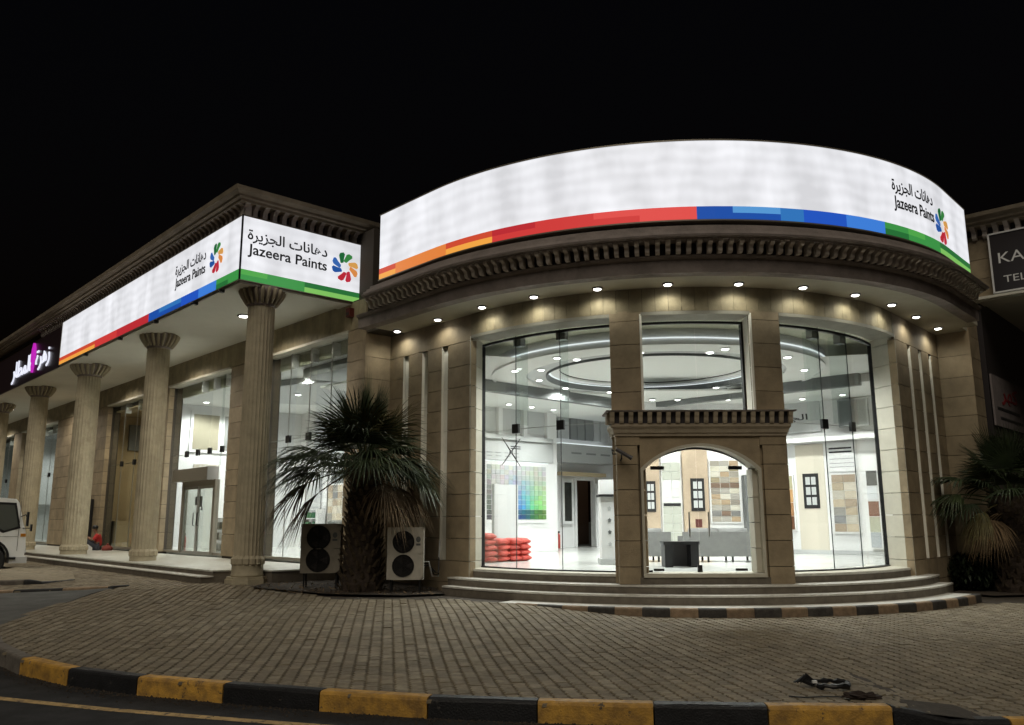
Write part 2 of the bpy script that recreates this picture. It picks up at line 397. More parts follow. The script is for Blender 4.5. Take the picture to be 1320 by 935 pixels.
# bare concrete back edge of the kerb
# gutter line on the road
off = []
for i, (x, y) in enumerate(KERB):
    a = Vector(KERB[max(i-1, 0)]); c = Vector(KERB[min(i+1, len(KERB)-1)]); d = (c-a).normalized(); off.append((Vector((x, y)), Vector((d.y, -d.x))))
lp = [(-7.4, 10.15), (-5.75, 8.9), (-4.9, 8.43), (-3.6, 7.93), (-2.05, 7.44), (-.6, 7.02), (1, 6.78), (3, 6.7), (6, 6.68)]
rows = []
for i, (x, y) in enumerate(lp):
    a = Vector(lp[max(i-1, 0)]); c = Vector(lp[min(i+1, len(lp)-1)]); d = (c-a).normalized(); n = Vector((d.y, -d.x))
    rows.append([(x, y, -.156), (x+n.x*.11, y+n.y*.11, -.156)])
MB().sweep(rows).build('road_line', LINE, kind='structure')
b = MB()
for _ in range(2600):
    i = random.randrange(1, len(KERB)-1); f = random.random(); p = Vector(KERB[i]).lerp(Vector(KERB[i+1]), f); a = Vector(KERB[i+1])-Vector(KERB[i]); n = Vector((a.y, -a.x)).normalized()
    o_ = random.expovariate(14); x, y = p.x+n.x*(.005+o_), p.y+n.y*(.005+o_); q = random.uniform(.004, .016); g = -.158; an = random.uniform(0, 6.3)
    c_ = [(x+q*math.cos(an+k*2.1), y+q*math.sin(an+k*2.1), g) for k in range(3)]+[(x, y, g+q*random.uniform(.5, 1.2))]
    b.add(c_, [(0, 1, 3), (1, 2, 3), (2, 0, 3)])
b.build('gutter_grit', SOIL, recalc=False, kind='stuff')

# driveway and the two wedge islands on the left
def sheet(name, poly, z, m, **k):
    n = len(poly); return MB().add([(x, y, z(x, y) if callable(z) else z) for x, y in poly], [tuple(range(n))]).build(name, m, recalc=False, **k)
b = MB(); g0 = []
for j in range(12):
    y = 11.9+j*.455
    xr = -7.1-(y-11.9)*.165 if y < 16 else -7.78
    row = []
    for k in range(12):
        x = xr-k*2.6*(.25 if k == 1 else 1)
        row.append((x, y+(k*.02 if j == 11 else 0), ground(x, y)-.006-.115*sm(-x, -xr, -xr+2.4)))
    g0.append(row)
b.sweep(g0); b.build('driveway', ASPHL, smooth=True, kind='structure', recalc=False)
kerb_line('driveway_kerb', 'black and cream kerb tapering into the paving beside the driveway', [(-15, 16.9), (-12, 16.85), (-10.2, 16.8), (-9.78, 16.8), (-8.8, 16.77), (-7.9, 16.74), (-7.55, 16.86)],
    ['o', 'd', 'o', 'b', 'o', 'b'], lambda x, y: ground(x, y)+.02, lambda x, y: ground(x, y)-.12*sm(-x, 7.5, 9.4), .16, {'b': BLK, 'o': KOLD, 'd': KTOP}, group='driveway kerbs')
isl = [(-15, 18.35), (-10.35, 18.2), (-9.95, 18.15), (-9.6, 18.8), (-10.4, 20.2), (-15, 24)]
MB().add([(x, y, ground(x, y)+.012+.08*sm(-x, 9.6, 10.4)) for x, y in isl]+[(x, y, ground(x, y)-.05) for x, y in isl], [tuple(range(6))]+[(i, 6+i, 6+(i+1) % 6, (i+1) % 6) for i in range(6)]).build('traffic_island', PAV[2], kind='structure')
kerb_line('island_kerb', 'short black and cream kerb at the tip of the far raised island', [(-14, 18.3), (-12.2, 18.25), (-10.36, 18.16), (-9.95, 18.11), (-9.58, 18.75)], ['o', 'd', 'b', 'b'], lambda x, y: ground(x, y)+.02+.08*sm(-x, 9.6, 10.4), lambda x, y: ground(x, y)-.02, .15, {'b': BLK, 'o': KOLD, 'd': KTOP}, group='driveway kerbs')

# ================================================================== ENTRANCE STEPS
st_ = thing('entrance_steps', 'three curved stone steps with pale treads around the rounded entrance', 'steps', (CX, CY-6, 0))
for (r, z0, z1) in ((5.52, .42, ZF), (5.88, .28, .42), (6.12, .13, .28)):
    a0 = {5.52: -54.5, 5.88: -53.2, 6.12: -51.5}[r]; a1 = {5.52: 60, 5.88: 57.5, 6.12: 56}[r]
    MB().box(P, a0, a1, r-1.0, r-.012, z0-.12, z1-.03, 60).build('riser', STEPM, st_)
    MB().box(P, a0, a1, r-1.0, r, z1-.03, z1, 60).build('tread', STEPT, st_)
MB().box(P, -34, 50.5, 5.2, 6.60, -.1, .128, 60).build('apron', STEPT, st_)
kp = [P(a, 6.66, 0)[:2] for a in [-31+i*(82/22) for i in range(23)]]
kerb_line('entrance_kerb', 'low curved kerb in worn black and brown paint below the entrance steps', kp, ['b' if i % 2 else 'o' for i in range(22)], .135, lambda x, y: ground(x, y)-.02, .12, {'b': KBLK, 'o': KOLD})

# ================================================================== helpers for stone cladding
def clad(parent, fn, u0, u1, v_out, thick, joints, m=STONE, gap=.006, nu=1, name='stone', ug=None, flip=1):
    """one block per course between the joints; v_out is the outer face, thick the depth behind it"""
    ug = gap if ug is None else ug
    for z0, z1 in zip(joints[:-1], joints[1:]):
        j = random.uniform(-.0015, .0015)
        MB().box(fn, u0+ug, u1-ug, v_out+j, v_out+thick*flip, z0+gap, z1-gap, nu).build(name, m, parent)
JZ = [.10, .42]+[.71+.43*i for i in range(11)]            # 0.71 .. 5.01

# ================================================================== ROTUNDA
rot = thing('rotunda_showroom', 'rounded two storey stone showroom with tall curved windows and deep eave', 'building', (CX, CY, 0))
WR = 5.6
def Pf(a, o, z): return P(a, WR-o, z)          # o: depth behind the wall face
# backing walls (dark joints show between stones)
def wallback(fn, u0, u1, v0, v1, z0, z1, nu=1, name='wall_core', m=MORTAR, par=None): return MB().box(fn, u0, u1, v0, v1, z0, z1, nu).build(name, m, par or rot)
for a0, a1 in ((-17.5, -11.7), (8.3, 14.1)):
    wallback(P, -17.45 if a0 < 0 else 9.7, -12.55 if a0 < 0 else 14.05, 5.15, WR-.02, .4, 5.2, 3)
    clad(rot, P, a0, a1, WR, -.10, JZ[1:]+[5.2], nu=3, gap=.005, ug=.0)
    for s_ in (a0, a1): pass
# header band with vertical panels
wallback(P, -50, 50, 5.1, WR-.02, 5.24, 5.62, 50)
a = -49.8
while a < 49.6:
    MB().box(P, a+.04, min(a+2.37, 49.75), WR-.05, WR+random.uniform(-.002, .002), 5.165, 5.61, 1).build('header_panel', STONE2, rot); a += 2.4
# pale trim under the header (window head) and side jambs
for a0, a1 in ((-49.6, -17.5), (14.1, 49.6)):
    MB().box(P, a0, a1, 5.12, WR+.004, 5.10, 5.16, 20).build('window_head', HEAD, rot)
MB().box(P, -11.7, 8.3, 5.12, WR+.004, 5.10, 5.16, 10).build('window_head', HEAD, rot)
# outer jambs and deep reveals
for sg, fn in ((-1, L), (1, M)):
    a_c = -49.8*(-sg)*-1 if False else 49.8*sg
    # reveal block between glass (r 5.0, angle 54) and corner (r 5.6, angle 49.8), one stone per course
    for z0, z1 in zip(JZ[1:], JZ[2:]+[5.16]):
        j = random.uniform(-.001, .001)
        b = MB(); pts = [P(49.8*sg, WR+j, 0), P(47.8*sg, WR, 0) if False else P(49.75*sg, WR+.001, 0), P(53.6*sg, 5.02, 0), P(57*sg, 5.1, 0), P(57*sg, 5.5, 0)]
        pts = [P(49.8*sg, WR+j, 0), P(54.2*sg, 5.0, 0), P(58*sg, 5.0, 0), P(55*sg, 5.55, 0)]
        b.add([(p[0], p[1], z0+.005) for p in pts]+[(p[0], p[1], z1-.005) for p in pts], [(0, 1, 2, 3), (7, 6, 5, 4)]+[(i, 4+i, 4+(i+1) % 4, (i+1) % 4) for i in range(4)])
        b.build('jamb_stone', CREAM, rot)
    # niche wall: T = 3.4, s from corner -3.45 to -0.5
    Tn = 3.4; niches = [(-2.70, -2.48), (-2.01, -1.79), (-1.32, -1.10)]
    wallback(fn, -3.08, -.15, Tn+.20, Tn+.45, 0, 5.62)
    segs = [(-3.45, -2.70), (-2.48, -2.01), (-1.79, -1.32), (-1.10, -.5)]
    JN = [-.05, .30]+JZ[2:12]; ztop = 5.07
    for (s0, s1) in segs: clad(rot, fn, s0, s1, Tn, .14, JN+[5.07], ug=.0)
    clad(rot, fn, -3.45, -.5, Tn, .06, [5.07, 5.61])
    clad(rot, fn, -2.70, -1.10, Tn, .14, [-.05, .30, .71]) if False else None
    for (s0, s1) in niches:
        clad(rot, fn, s0, s1, Tn, .12, [-.05, .30, .71], ug=0)
        for q0, q1 in ((s0, s0+.012), (s1-.012, s1)): MB().box(fn, q0, q1, Tn+.012, Tn+.069, .715, 5.066).build('niche_lining', NICHE, rot)
        for z0, z1 in zip([.712]+JZ[4:12:2], JZ[4:12:2]+[5.07]):
            MB().box(fn, s0-.01, s1+.01, Tn+.07, Tn+.12, z0+.003, z1-.003).build('niche_panel', NICHE, rot)
    # return wall between the niche wall and the wing
    wallback(fn, -.58, -.30, 2.75, 3.59, 0, 5.62)
    for z0, z1 in zip(JN, JN[1:]+[5.07]): MB().box(fn, -.61, -.5, 2.72, 3.395, z0+.005, z1-.005).build('stone', STONE, rot)
    MB().box(fn, -.61, -.5, 2.72, 3.395, 5.075, 5.61).build('stone', STONE, rot)
# soffit, fascia, cornice
def ring(name, prof, m, a0=-63.5, a1=58.5, n=80, par=rot): 
    return MB().sweep([[PF(a0+(a1-a0)*i/n, r, z) for r, z in prof] for i in range(n+1)], True).build(name, m, par)
ring('soffit', [(5.45, 5.60), (6.55, 5.60), (6.55, 5.70), (5.45, 5.70)], SOFFR, -69, 63)
ring('soffit_inner', [(5.3, 5.601), (6.24, 5.601), (6.24, 5.70), (5.3, 5.70)], SOFFR, 70, 73.3, 2); ring('soffit_inner', [(5.45, 5.601), (6.55, 5.601), (6.55, 5.70), (5.45, 5.70)], SOFFR, 63, 70, 3); ring('soffit_inner', [(5.3, 5.601), (6.24, 5.601), (6.24, 5.70), (5.3, 5.70)], MORTAR, -73.3, -69, 4)  # left stub in a dark colour, shade put in over its lit side
ring('fascia', [(6.55, 5.52), (6.78, 5.52), (6.79, 5.74), (6.84, 5.765), (6.86, 5.80), (6.55, 5.80)], CORN, -69, 63)
ring('frieze_back', [(6.5, 5.79), (6.84, 5.79), (6.84, 6.02), (6.5, 6.02)], DARK)  # near-black behind the dentils, shade of the gaps put in the colour
ring('cornice_moulding', [(6.5, 6.0), (7.08, 6.0), (7.09, 6.02), (7.14, 6.03), (7.15, 6.065), (7.11, 6.08), (7.09, 6.13), (7.03, 6.145), (7.02, 6.20), (6.95, 6.215), (6.94, 6.28), (6.5, 6.30)], CORN)
a = -63.2
while a < 58.3:
    b = MB(); w2 = .30
    prof = [(6.84, 5.81), (6.93, 5.81), (6.96, 5.84), (6.965, 5.89), (6.99, 5.93), (7.06, 5.96), (7.07, 5.999), (6.84, 5.999)]
    b.sweep([[PF(a-w2, r, z) for r, z in prof], [PF(a+w2, r, z) for r, z in prof]], True).build('dentil', DENT, rot); a += 1.40
# parapet behind the sign and roof slab
ring('parapet', [(6.2, 6.28), (6.58, 6.28), (6.58, 7.7), (6.2, 7.7)], DARK)
pts = [PF(a, 6.3, 0)[:2] for a in range(-66, 67, 3)]+[M(0, 4, 0)[:2], M(0, 12, 0)[:2], L(0, 12, 0)[:2], L(0, 4, 0)[:2]]
MB().prism(pts, W, 6.35, 6.45).build('roof', DARK, rot)

# rotunda glazing
def glaze(parent, fn, u0, u1, r, z0, z1, nu, th=.012, name='glass_pane', m=GLASS): return MB().box(fn, u0, u1, r, r+th, z0, z1, nu).build(name, m, parent)
for edges in ((-54.2, -42.5, -30.4, -16.6), (13.2, 29.4, 39.6, 54.2)):
    for e0, e1 in zip(edges[:-1], edges[1:]): glaze(rot, P, e0+.06, e1-.06, 5.0, ZF+.03, 5.14, 4)
    for e in edges[1:-1]:
        MB().box(P, e-.06, e+.06, 4.985, 5.0, ZF, 5.14).build('glass_joint', BLACK, rot)
        # glass fin and patch fittings
        MB().box(P, e-.10, e-.08, 4.62, 4.99, 3.35, 5.1).build('glass_fin', GLASS, rot)
        f = MB().box(P, e-.9, e+.9, 4.97, 5.03, 3.17, 3.35).build('patch_fitting', BLACK, rot)
        MB().box(P, e-1.2, e+1.0, 4.80, 4.95, 4.93, 5.12).build('fin_bracket', MIDG, rot)
    MB().box(P, edges[0], edges[-1], 4.94, 5.06, ZF-.005, ZF+.035, 16).build('sill_channel', BLACK, rot)
    MB().box(P, edges[0], edges[-1], 5.06, 5.5, ZF-.02, ZF+.012, 16).build('window_sill', CREAM, rot)
    MB().box(P, edges[0], edges[-1], 4.97, 5.03, 5.06, 5.105, 16).build('head_channel', BLACK, rot)
    # tension cable
    ce = [P(edges[0]+(edges[-1]-edges[0])*i/14, 4.93, 3.26) for i in range(15)]
    MB().tube(ce, .006, 5).build('tension_cable', STEEL, rot)
glaze(rot, P, -12.4, -.85, 5.0, 3.3, 5.14, 4); glaze(rot, P, -.75, 9.6, 5.0, 3.3, 5.14, 4)
MB().box(P, -12.4, 9.6, 4.97, 5.03, 5.06, 5.105, 8).build('head_channel', BLACK, rot)
for e, sg in ((-12.4, 1), (9.55, -1)):
    MB().box(P, e, e+.5*sg, 4.96, 5.05, 3.3, 5.1).build('window_frame', BLACK, rot)
for q in ((-12.45, 5.0, -11.55, 5.601), (9.6, 5.0, 8.15, 5.601)):
    pa, pb = P(q[0], q[1], 0), P(q[2], q[3], 0); d_ = .04 if q[0] > 0 else -.04
    MB().add([(pa[0], pa[1], 3.3), (pb[0], pb[1], 3.3), (pb[0]+d_, pb[1], 3.3), (pa[0]+d_, pa[1], 3.3), (pa[0], pa[1], 5.13), (pb[0], pb[1], 5.13), (pb[0]+d_, pb[1], 5.13), (pa[0]+d_, pa[1], 5.13)], [(0, 1, 2, 3), (7, 6, 5, 4), (0, 4, 5, 1), (1, 5, 6, 2), (2, 6, 7, 3), (3, 7, 4, 0)]).build('window_jamb', NICHE, rot)  # white instead of cream, interior light on the jamb put into the colour
for e, sg in ((-54.2, 1), (-16.6, -1), (13.2, 1), (54.2, -1)):
    MB().box(P, e, e+.35*sg, 4.96, 5.04, ZF, 5.1).build('window_frame', BLACK, rot)
# floor slab of the rotunda (disc + room behind)
apex = (CX, 27.9)
fl = [P(a, 5.5, 0)[:2] for a in range(-54, 55, 3)]
fl = fl + [M(-.5, 3.5, 0)[:2], M(-.5, 3.0, 0)[:2], M(2.3, 3.0, 0)[:2], M(4.5, 14, 0)[:2], (CX+2, 31), (CX-2, 31), L(4.5, 16, 0)[:2], L(4.5, 9, 0)[:2], L(2.2, 9, 0)[:2], L(2.2, 3.3, 0)[:2], L(-.3, 3.3, 0)[:2], L(-.5, 3.5, 0)[:2]]
MB().prism(fl, W, .1, ZF-.004).build('floor_slab', FLOORI, rot)

# ---------------------------------------------------------------- portal
por = thing('entrance_portal', 'stone entrance portal with arched glass doorway and toothed cornice', 'doorway', (3.25, 14.4, .42))
PY = 14.42
def Q(x, d, z): return (x, PY+d, z)
X0p, X1p = 1.80, 4.75; XI0, XI1 = 2.17, 4.33
for (x0, x1) in ((X0p, XI0), (XI1, X1p)):
    MB().box(Q, x0+.02, x1-.02, .03, .55, .43, 2.78).build('pier_core', MORTAR, por)
    clad(por, Q, x0, x1, 0, .2, [.42]+JZ[2:7]+[2.76], name='stone')
# spandrel with the arched opening: polygon strips between arch and top
ax0, ax1, zs, zc_ = 2.21, 4.29, 2.36, 2.79
def arch(x, inset=0):
    c = (ax0+ax1)/2; hw = (ax1-ax0)/2-inset; h = zc_-zs-inset*.6
    R0 = (hw*hw+h*h)/(2*h); return zs+math.sqrt(max(0, R0*R0-(x-c)**2))-(R0-h)
b = MB(); n = 28; lo = []; hi = []
xs = [ax0+(ax1-ax0)*i/n for i in range(n+1)]
rows = [[Q(x, 0.02, arch(x)+.0), Q(x, .02, 2.92), Q(x, .5, 2.92), Q(x, .5, arch(x))] for x in xs]
b.sweep(rows, True).build('spandrel', STONE, por)
MB().box(Q, X0p-.01, X1p+.01, -.01, .5, 2.775, 2.85).build('architrave', CORN, por) if False else None
MB().box(Q, X0p, XI0+.04, .0, .5, 2.765, 2.925).build('spandrel_block', STONE, por)
MB().box(Q, XI1-.04, X1p, .0, .5, 2.765, 2.925).build('spandrel_block', STONE, por)
# pale arch trim and reveal
rows = []
tr = [(ax0, .60), (ax0, zs)]+[(x, arch(x)) for x in xs[1:-1]]+[(ax1, zs), (ax1, .60)]
for (x, z) in tr:
    dx = (3.25-x)/1.04; 
    rows.append([Q(x-dx*.0, -.012, z), Q(x+dx*.045, -.012, z-.045 if z > zs-.01 else z), Q(x+dx*.045, .44, z-.045 if z > zs-.01 else z), Q(x, .44, z)])
MB().sweep(rows, True).build('arch_trim', CREAM, por)
# deep right reveal (seen lit from inside) as single stones
for z0, z1 in zip([.60, 1.01, 1.44, 1.87], [1.01, 1.44, 1.87, 2.36]):
    MB().box(Q, ax1-.14, ax1-.047, .10, .42, z0+.006, z1-.006).build('jamb_stone', CREAM, por)
MB().box(Q, ax0, ax1, -.02, .5, .535, .60).build('threshold', CREAM, por)
MB().box(Q, XI0-.02, XI1+.02, .0, .4, .42, .535).build('plinth_step', STEPM, por)
# entablature: moulded band, dentils, cap
def Qring(name, prof, m):       # profile (out, z) swept round three sides
    rows = []
    for cx_, sx, d0 in (('l0', -1, .6), ('l1', -1, 0), ('r1', 1, 0), ('r0', 1, .6)):
        row = []
        for o, z in prof:
            x = (X0p-o) if sx < 0 else (X1p+o)
            row.append(Q(x, .6 if d0 else -o, z))
        rows.append(row)
    return MB().sweep(rows, True).build(name, m, por)
Qring('moulding', [(-.2, 2.92), (.02, 2.92), (.02, 2.955), (.04, 2.975), (.05, 3.03), (.08, 3.08), (.08, 3.13), (-.2, 3.13)], CORN2)
Qring('frieze_back', [(-.2, 3.13), (.07, 3.13), (.07, 3.33), (-.2, 3.33)], DARK)  # dark colour carries the shade between the portal's dentils
Qring('cap', [(-.2, 3.33), (.155, 3.33), (.17, 3.355), (-.2, 3.38)], CORN)
x = X0p-.06
for i in range(20):
    xx = X0p-.07+i*(X1p-X0p+.14)/19; lean = (xx-3.25)*.05
    prof = [(-.06, 3.135), (-.10, 3.135), (-.115, 3.17), (-.12, 3.23), (-.14, 3.27), (-.152, 3.325), (-.06, 3.325)]
    MB().sweep([[Q(xx-.038, d, z) for d, z in prof], [Q(xx+.038, d, z) for d, z in prof]], True).build('dentil', CORN2, por)
for side, xx in ((-1, X0p-.07), (1, X1p+.07)):
    for dd in (.06, .22):
        MB().box(W, xx+(-.08 if side < 0 else .0), xx+(.0 if side < 0 else .08), PY+dd-.04, PY+dd+.04, 3.14, 3.32).build('dentil', CORN2, por)
# glass doors
gd = thing('glass_entrance_door', 'frameless double glass door with patch fittings inside the arched portal', 'door', (3.25, 14.7, ZF))
DY = .36
for xa, xb in ((ax0+.12, 3.245), (3.255, ax1-.14)):
    pts = [(xa, .60)]+[(xb, .60)]+[(xb-(xb-xa)*i/10, arch(xb-(xb-xa)*i/10, .05)-.035) for i in range(11)]
    MB().prism(pts, lambda x, z, d: Q(x, d, z), DY, DY+.012).build('door_leaf', GLASS, gd)
for x0, x1, z0, z1 in ((2.44, 2.68, 2.36, 2.42), (3.82, 4.05, 2.36, 2.42), (2.44, 2.62, .62, .66), (3.86, 4.06, .62, .66), (3.2, 3.28, .60, .72), (2.2, 2.42, .60, .635)):
    MB().box(Q, x0, x1, DY-.02, DY+.03, z0, z1).build('patch_fitting', BLACK, gd)
for xx in (3.08, 3.42):
    MB().tube([Q(xx, DY-.05, 1.2), Q(xx, DY-.05, 1.62)], .014, 8).build('door_handle', STEEL, gd)
for x in (2.22, 4.17):
    MB().box(Q, x, x+.05, DY-.03, DY+.04, .6, zs+.05).build('door_frame', BLACK, gd)
rows = [[Q(x, DY-.03, arch(x, .0)-.047), Q(x, DY-.03, arch(x, 0)-.075), Q(x, DY+.04, arch(x, 0)-.075), Q(x, DY+.04, arch(x, 0)-.047)] for x in xs[1:-1]]
MB().sweep(rows, True).build('door_frame', BLACK, gd)
# wall behind the portal's cornice between the pilasters
MB().box(P, -12.4, 9.6, 5.0, 5.45, 2.95, 3.32, 6).build('lintel', STONE, rot)

# CCTV camera on the portal
cc = thing('security_camera', 'small dark security camera on the left pier of the portal', 'camera', Q(1.86, 0, 2.62))
MB().tube([Q(1.76, -.0, 2.66), Q(1.72, -.06, 2.68), Q(1.72, -.12, 2.60), Q(1.78, -.16, 2.60)], .012, 6).build('conduit', BLACK, cc)
MB().tube([Q(1.87, 0, 2.50), Q(1.87, -.13, 2.52), Q(1.87, -.15, 2.60)], .016, 6).build('bracket', BLACK, cc)
d = Vector((.26, -.05, -.16)); p0 = Vector(Q(1.78, -.16, 2.68))
MB().tube([p0, p0+d*.75, p0+d], [.035, .035, .042], 10).build('camera_body', DARK, cc)
# ================================================================== ROTUNDA SIGN
def mark(parent, fn, r):               # eight petal emblem
    cols = [(34, 110, 60), (60, 140, 70), (232, 170, 90), (235, 150, 80), (205, 50, 70), (200, 45, 60), (40, 90, 170), (60, 110, 190)]
    for k in range(8):
        a0 = R_(112-k*45+(3 if k % 2 else -3))
        pts = []
        for rr, da in ((.36, 32), (.33, 4), (.6, -9), (.88, -16), (1.0, -10), (.99, 5), (.88, 14), (.66, 21), (.44, 35)):
            a = a0+R_(da); pts.append((r*rr*math.cos(a), r*rr*math.sin(a)))
        MB().prism(pts, fn, 0, .006+.0004*k).build('emblem_petal', emis('petal %d %s' % (k, id(parent)), lin(cols[k]), .75), parent)
STR = {'ro': (205, 75, 50), 'yo': (240, 165, 70), 'or': (226, 130, 62), 're': (205, 60, 58), 'rd': (185, 45, 52), 'rl': (222, 78, 74), 'rb': (235, 95, 85),
       'bl': (30, 78, 165), 'bm': (50, 115, 185), 'bb': (85, 150, 210), 'br': (36, 84, 190), 'bx': (62, 125, 215), 'gd': (40, 110, 55), 'gm': (60, 145, 70), 'gl': (125, 190, 95), 'gb': (80, 165, 75)}
SM = {k: emis('strip '+k, lin(c), .95) for k, c in STR.items()}
ZB, ZT, ZS = 6.43, 7.84, 6.66
rs = thing('curved_fascia_sign', 'long curved white backlit sign with rainbow strip over the rounded front', 'sign', (CX, CY-6.7, ZB))
SR = 6.80
MB().box(PF, -62.5, 60, SR-.16, SR, ZS, ZT, 90).build('lit_face', SIGNW, rs)
MB().box(PF, -62.7, 60.2, SR-.2, SR-.165, ZB, ZT+.02, 90).build('sign_back', DARK, rs)
MB().box(PF, -62.7, 60.2, SR-.17, SR+.012, ZT, ZT+.025, 90).build('edge_trim', ALUM, rs)
MB().box(PF, -62.7, 60.2, SR-.17, SR+.012, ZB-.025, ZB, 90).build('edge_trim', ALUM, rs)
Zm = (ZB+ZS)/2
for a0, a1, z0, z1, c in [(-62.5, -57.5, Zm, ZS, 'ro'), (-62.5, -57.5, ZB, Zm, 'yo'), (-57.5, -43.7, ZB, ZS, 'or'), (-43.7, -34, Zm, ZS, 'ro'), (-43.7, -34, ZB, Zm, 'yo'), (-34, -26.5, Zm, ZS, 'rd'), (-34, -26.5, ZB, Zm, 're'),
        (-26.5, -17.5, ZB, ZS, 're'), (-17.5, -10.9, Zm, ZS, 'rl'), (-17.5, -10.9, ZB, Zm, 're'), (-10.9, -2.9, ZB, ZS, 'rl'), (-2.9, 2.2, ZB, ZS, 'bl'), (2.2, 9.2, Zm, ZS, 'bb'), (2.2, 9.2, ZB, Zm, 'bl'), (9.2, 12.8, ZB, ZS, 'bm'),
        (12.8, 20, ZB, ZS, 'br'), (20, 27.6, ZB, ZS, 'bx'), (27.6, 33.2, Zm, ZS, 'gm'), (27.6, 33.2, ZB, Zm, 'gd'), (33.2, 38, Zm, ZS, 'gb'), (33.2, 38, ZB, Zm, 'gm'), (38, 43.5, ZB, ZS, 'gm'), (43.5, 60, Zm, ZS, 'gd'), (43.5, 60, ZB, Zm, 'gl')]:
    MB().box(PF, a0, a1, SR-.15, SR+.002, z0, z1, max(1, int((a1-a0)/2))).build('colour_block', SM[c], rs)
dg = 180/math.pi/SR
lettering('Jazeera Paints', 1.40, lambda x, y, d: PF(30.2+x*dg, SR+d+.001, 7.00+y), TEXTM, rs, .015, .30)
lettering(ar(AR_D, AR_J), 1.42, lambda x, y, d: PF(30.0+x*dg, SR+d+.001, 7.33+y), TEXTM, rs, .015, .30)
mark(rs, lambda x, y, d: PF(45.4+x*dg, SR+d+.002, 7.02+y), .36)

# ---------------------------------------------------------------- soffit downlights
def downlight(fn_pos, label, cat='ceiling light', group=None, power=0, r=.075, spread=100, col=(1, .93, .78), ring_m=BLACK, drop=.025):
    t = thing('downlight', label, cat, fn_pos, 0, group)
    b = MB().lathe(fn_pos, [(r*1.35, 0), (r*1.45, -drop*.6), (r*1.05, -drop*.9), (r*1.0, -drop*.8), (r*1.0, 0)], 20); b.build('trim_ring', ring_m, t, True)
    MB().lathe(fn_pos, [(r*.99, -drop*.4), (r*.99, -drop*1.05), (r*.75, -drop*1.5), (r*.1, -drop*1.7)], 20).build('lens', LAMP, t)
    if power:
        ld = bpy.data.lights.new('lamp_light', 'SPOT'); ld.energy = power; ld.spot_size = R_(spread); ld.spot_blend = .6; ld.shadow_soft_size = r*.8; ld.color = col
        lo = bpy.data.objects.new('lamp_light', ld); sc.collection.objects.link(lo); lo.location = (fn_pos[0], fn_pos[1], fn_pos[2]-drop*1.8-.03); lo.rotation_euler = (0, 0, 0); put(lo, t)
    return t
ordn = ['first', 'second', 'third', 'fourth', 'fifth', 'sixth', 'seventh', 'eighth', 'ninth', 'tenth', 'eleventh', 'twelfth', 'thirteenth', 'fourteenth', 'fifteenth']
for i in range(12):
    a = -68+i*12.25; p = PF(a, 5.86, 5.598)
    downlight(p, 'round lit downlight in the curved eave, %s from the left' % ordn[i], group='downlights in the curved eave', power=16, r=.068, spread=165, col=(1, .98, .84))

# ================================================================== LEFT WING (arcade)
arc = thing('arcade_building', 'long arcaded shop wing with fluted columns and glass shopfronts', 'building', L(0, 3, 0))
SEND = 38
def miter(name, prof, m, par, fn, s1=SEND, t1=3.6):      # profile (out, z) along the front and round the corner
    rows = [[fn(s1, -o, z) for o, z in prof], [fn(-o, -o, z) for o, z in prof], [fn(-o, t1, z) for o, z in prof]]
    return MB().sweep(rows, True).build(name, m, par)
def wing(par, fn, s1, nd):
    miter('architrave', [(-.6, 6.36), (-.03, 6.36), (-.03, 6.44), (-.6, 6.44)], SOFF, par, fn, s1)
    miter('fascia_wall', [(-.5, 6.44), (-.22, 6.44), (-.22, 7.98), (-.5, 7.98)], STONE, par, fn, s1)
    miter('frieze_back', [(-.5, 7.96), (-.20, 7.96), (-.20, 8.10), (-.5, 8.10)], DARK, par, fn, s1)  # shade of the dentil gaps put into this dark back
    miter('cornice_moulding', [(-.5, 8.10), (.10, 8.10), (.11, 8.15), (.17, 8.17), (.18, 8.22), (.27, 8.28), (.30, 8.36), (-.5, 8.40)], CORN2, par, fn, s1)
    dz0, dz1 = 7.84, 8.10
    def dent(f0, f1):
        prof = [(-.2, dz0), (-.10, dz0), (-.07, dz0+.04), (-.06, dz0+.16), (-.01, dz0+.21), (.06, dz0+.25), (.08, dz1), (-.2, dz1)]
        MB().sweep([[f0(o, z) for o, z in prof], [f1(o, z) for o, z in prof]], True).build('dentil', DENT, par)
    for i in range(nd):
        s = .08+i*.225; dent(lambda o, z: fn(s-.05, -o, z), lambda o, z: fn(s+.05, -o, z))
    for i in range(15):
        t = .08+i*.225; dent(lambda o, z: fn(-o, t-.05, z), lambda o, z: fn(-o, t+.05, z))
    MB().box(fn, -.02, s1, .0, 9.5, 8.36, 8.42).build('roof', DARK, par)
wing(arc, L, SEND, 72)
MB().box(L, -.02+.05, SEND, .04, 2.95, 6.40, 6.46).build('soffit', SOFF, arc)
MB().box(L, -.55, SEND, 2.9, 3.2, 6.3, 8.1).build('wall_core', MORTAR, arc)
# platform
pf = thing('arcade_platform', 'raised stone platform with two long steps under the arcade', 'steps', L(0, 0, 0))
ZP = .505
MB().box(L, .88, SEND, .22, 2.8, -.1, ZP-.03).build('riser', STEPM, pf)
MB().box(L, .86, SEND, .19, 2.8, ZP-.03, ZP).build('floor', FLOORO, pf)
MB().box(L, -.02, .88, 1.05, 2.8, -.1, ZP-.03).build('riser', STEPM, pf)
MB().box(L, -.04, .86, 1.03, 2.8, ZP-.03, ZP).build('floor', FLOORO, pf)
MB().box(L, .88, SEND, -.04, .22, -.1, .37).build('riser', STEPM, pf)
MB().box(L, .86, SEND, -.06, .22, .37, .395).build('tread', STEPT, pf)
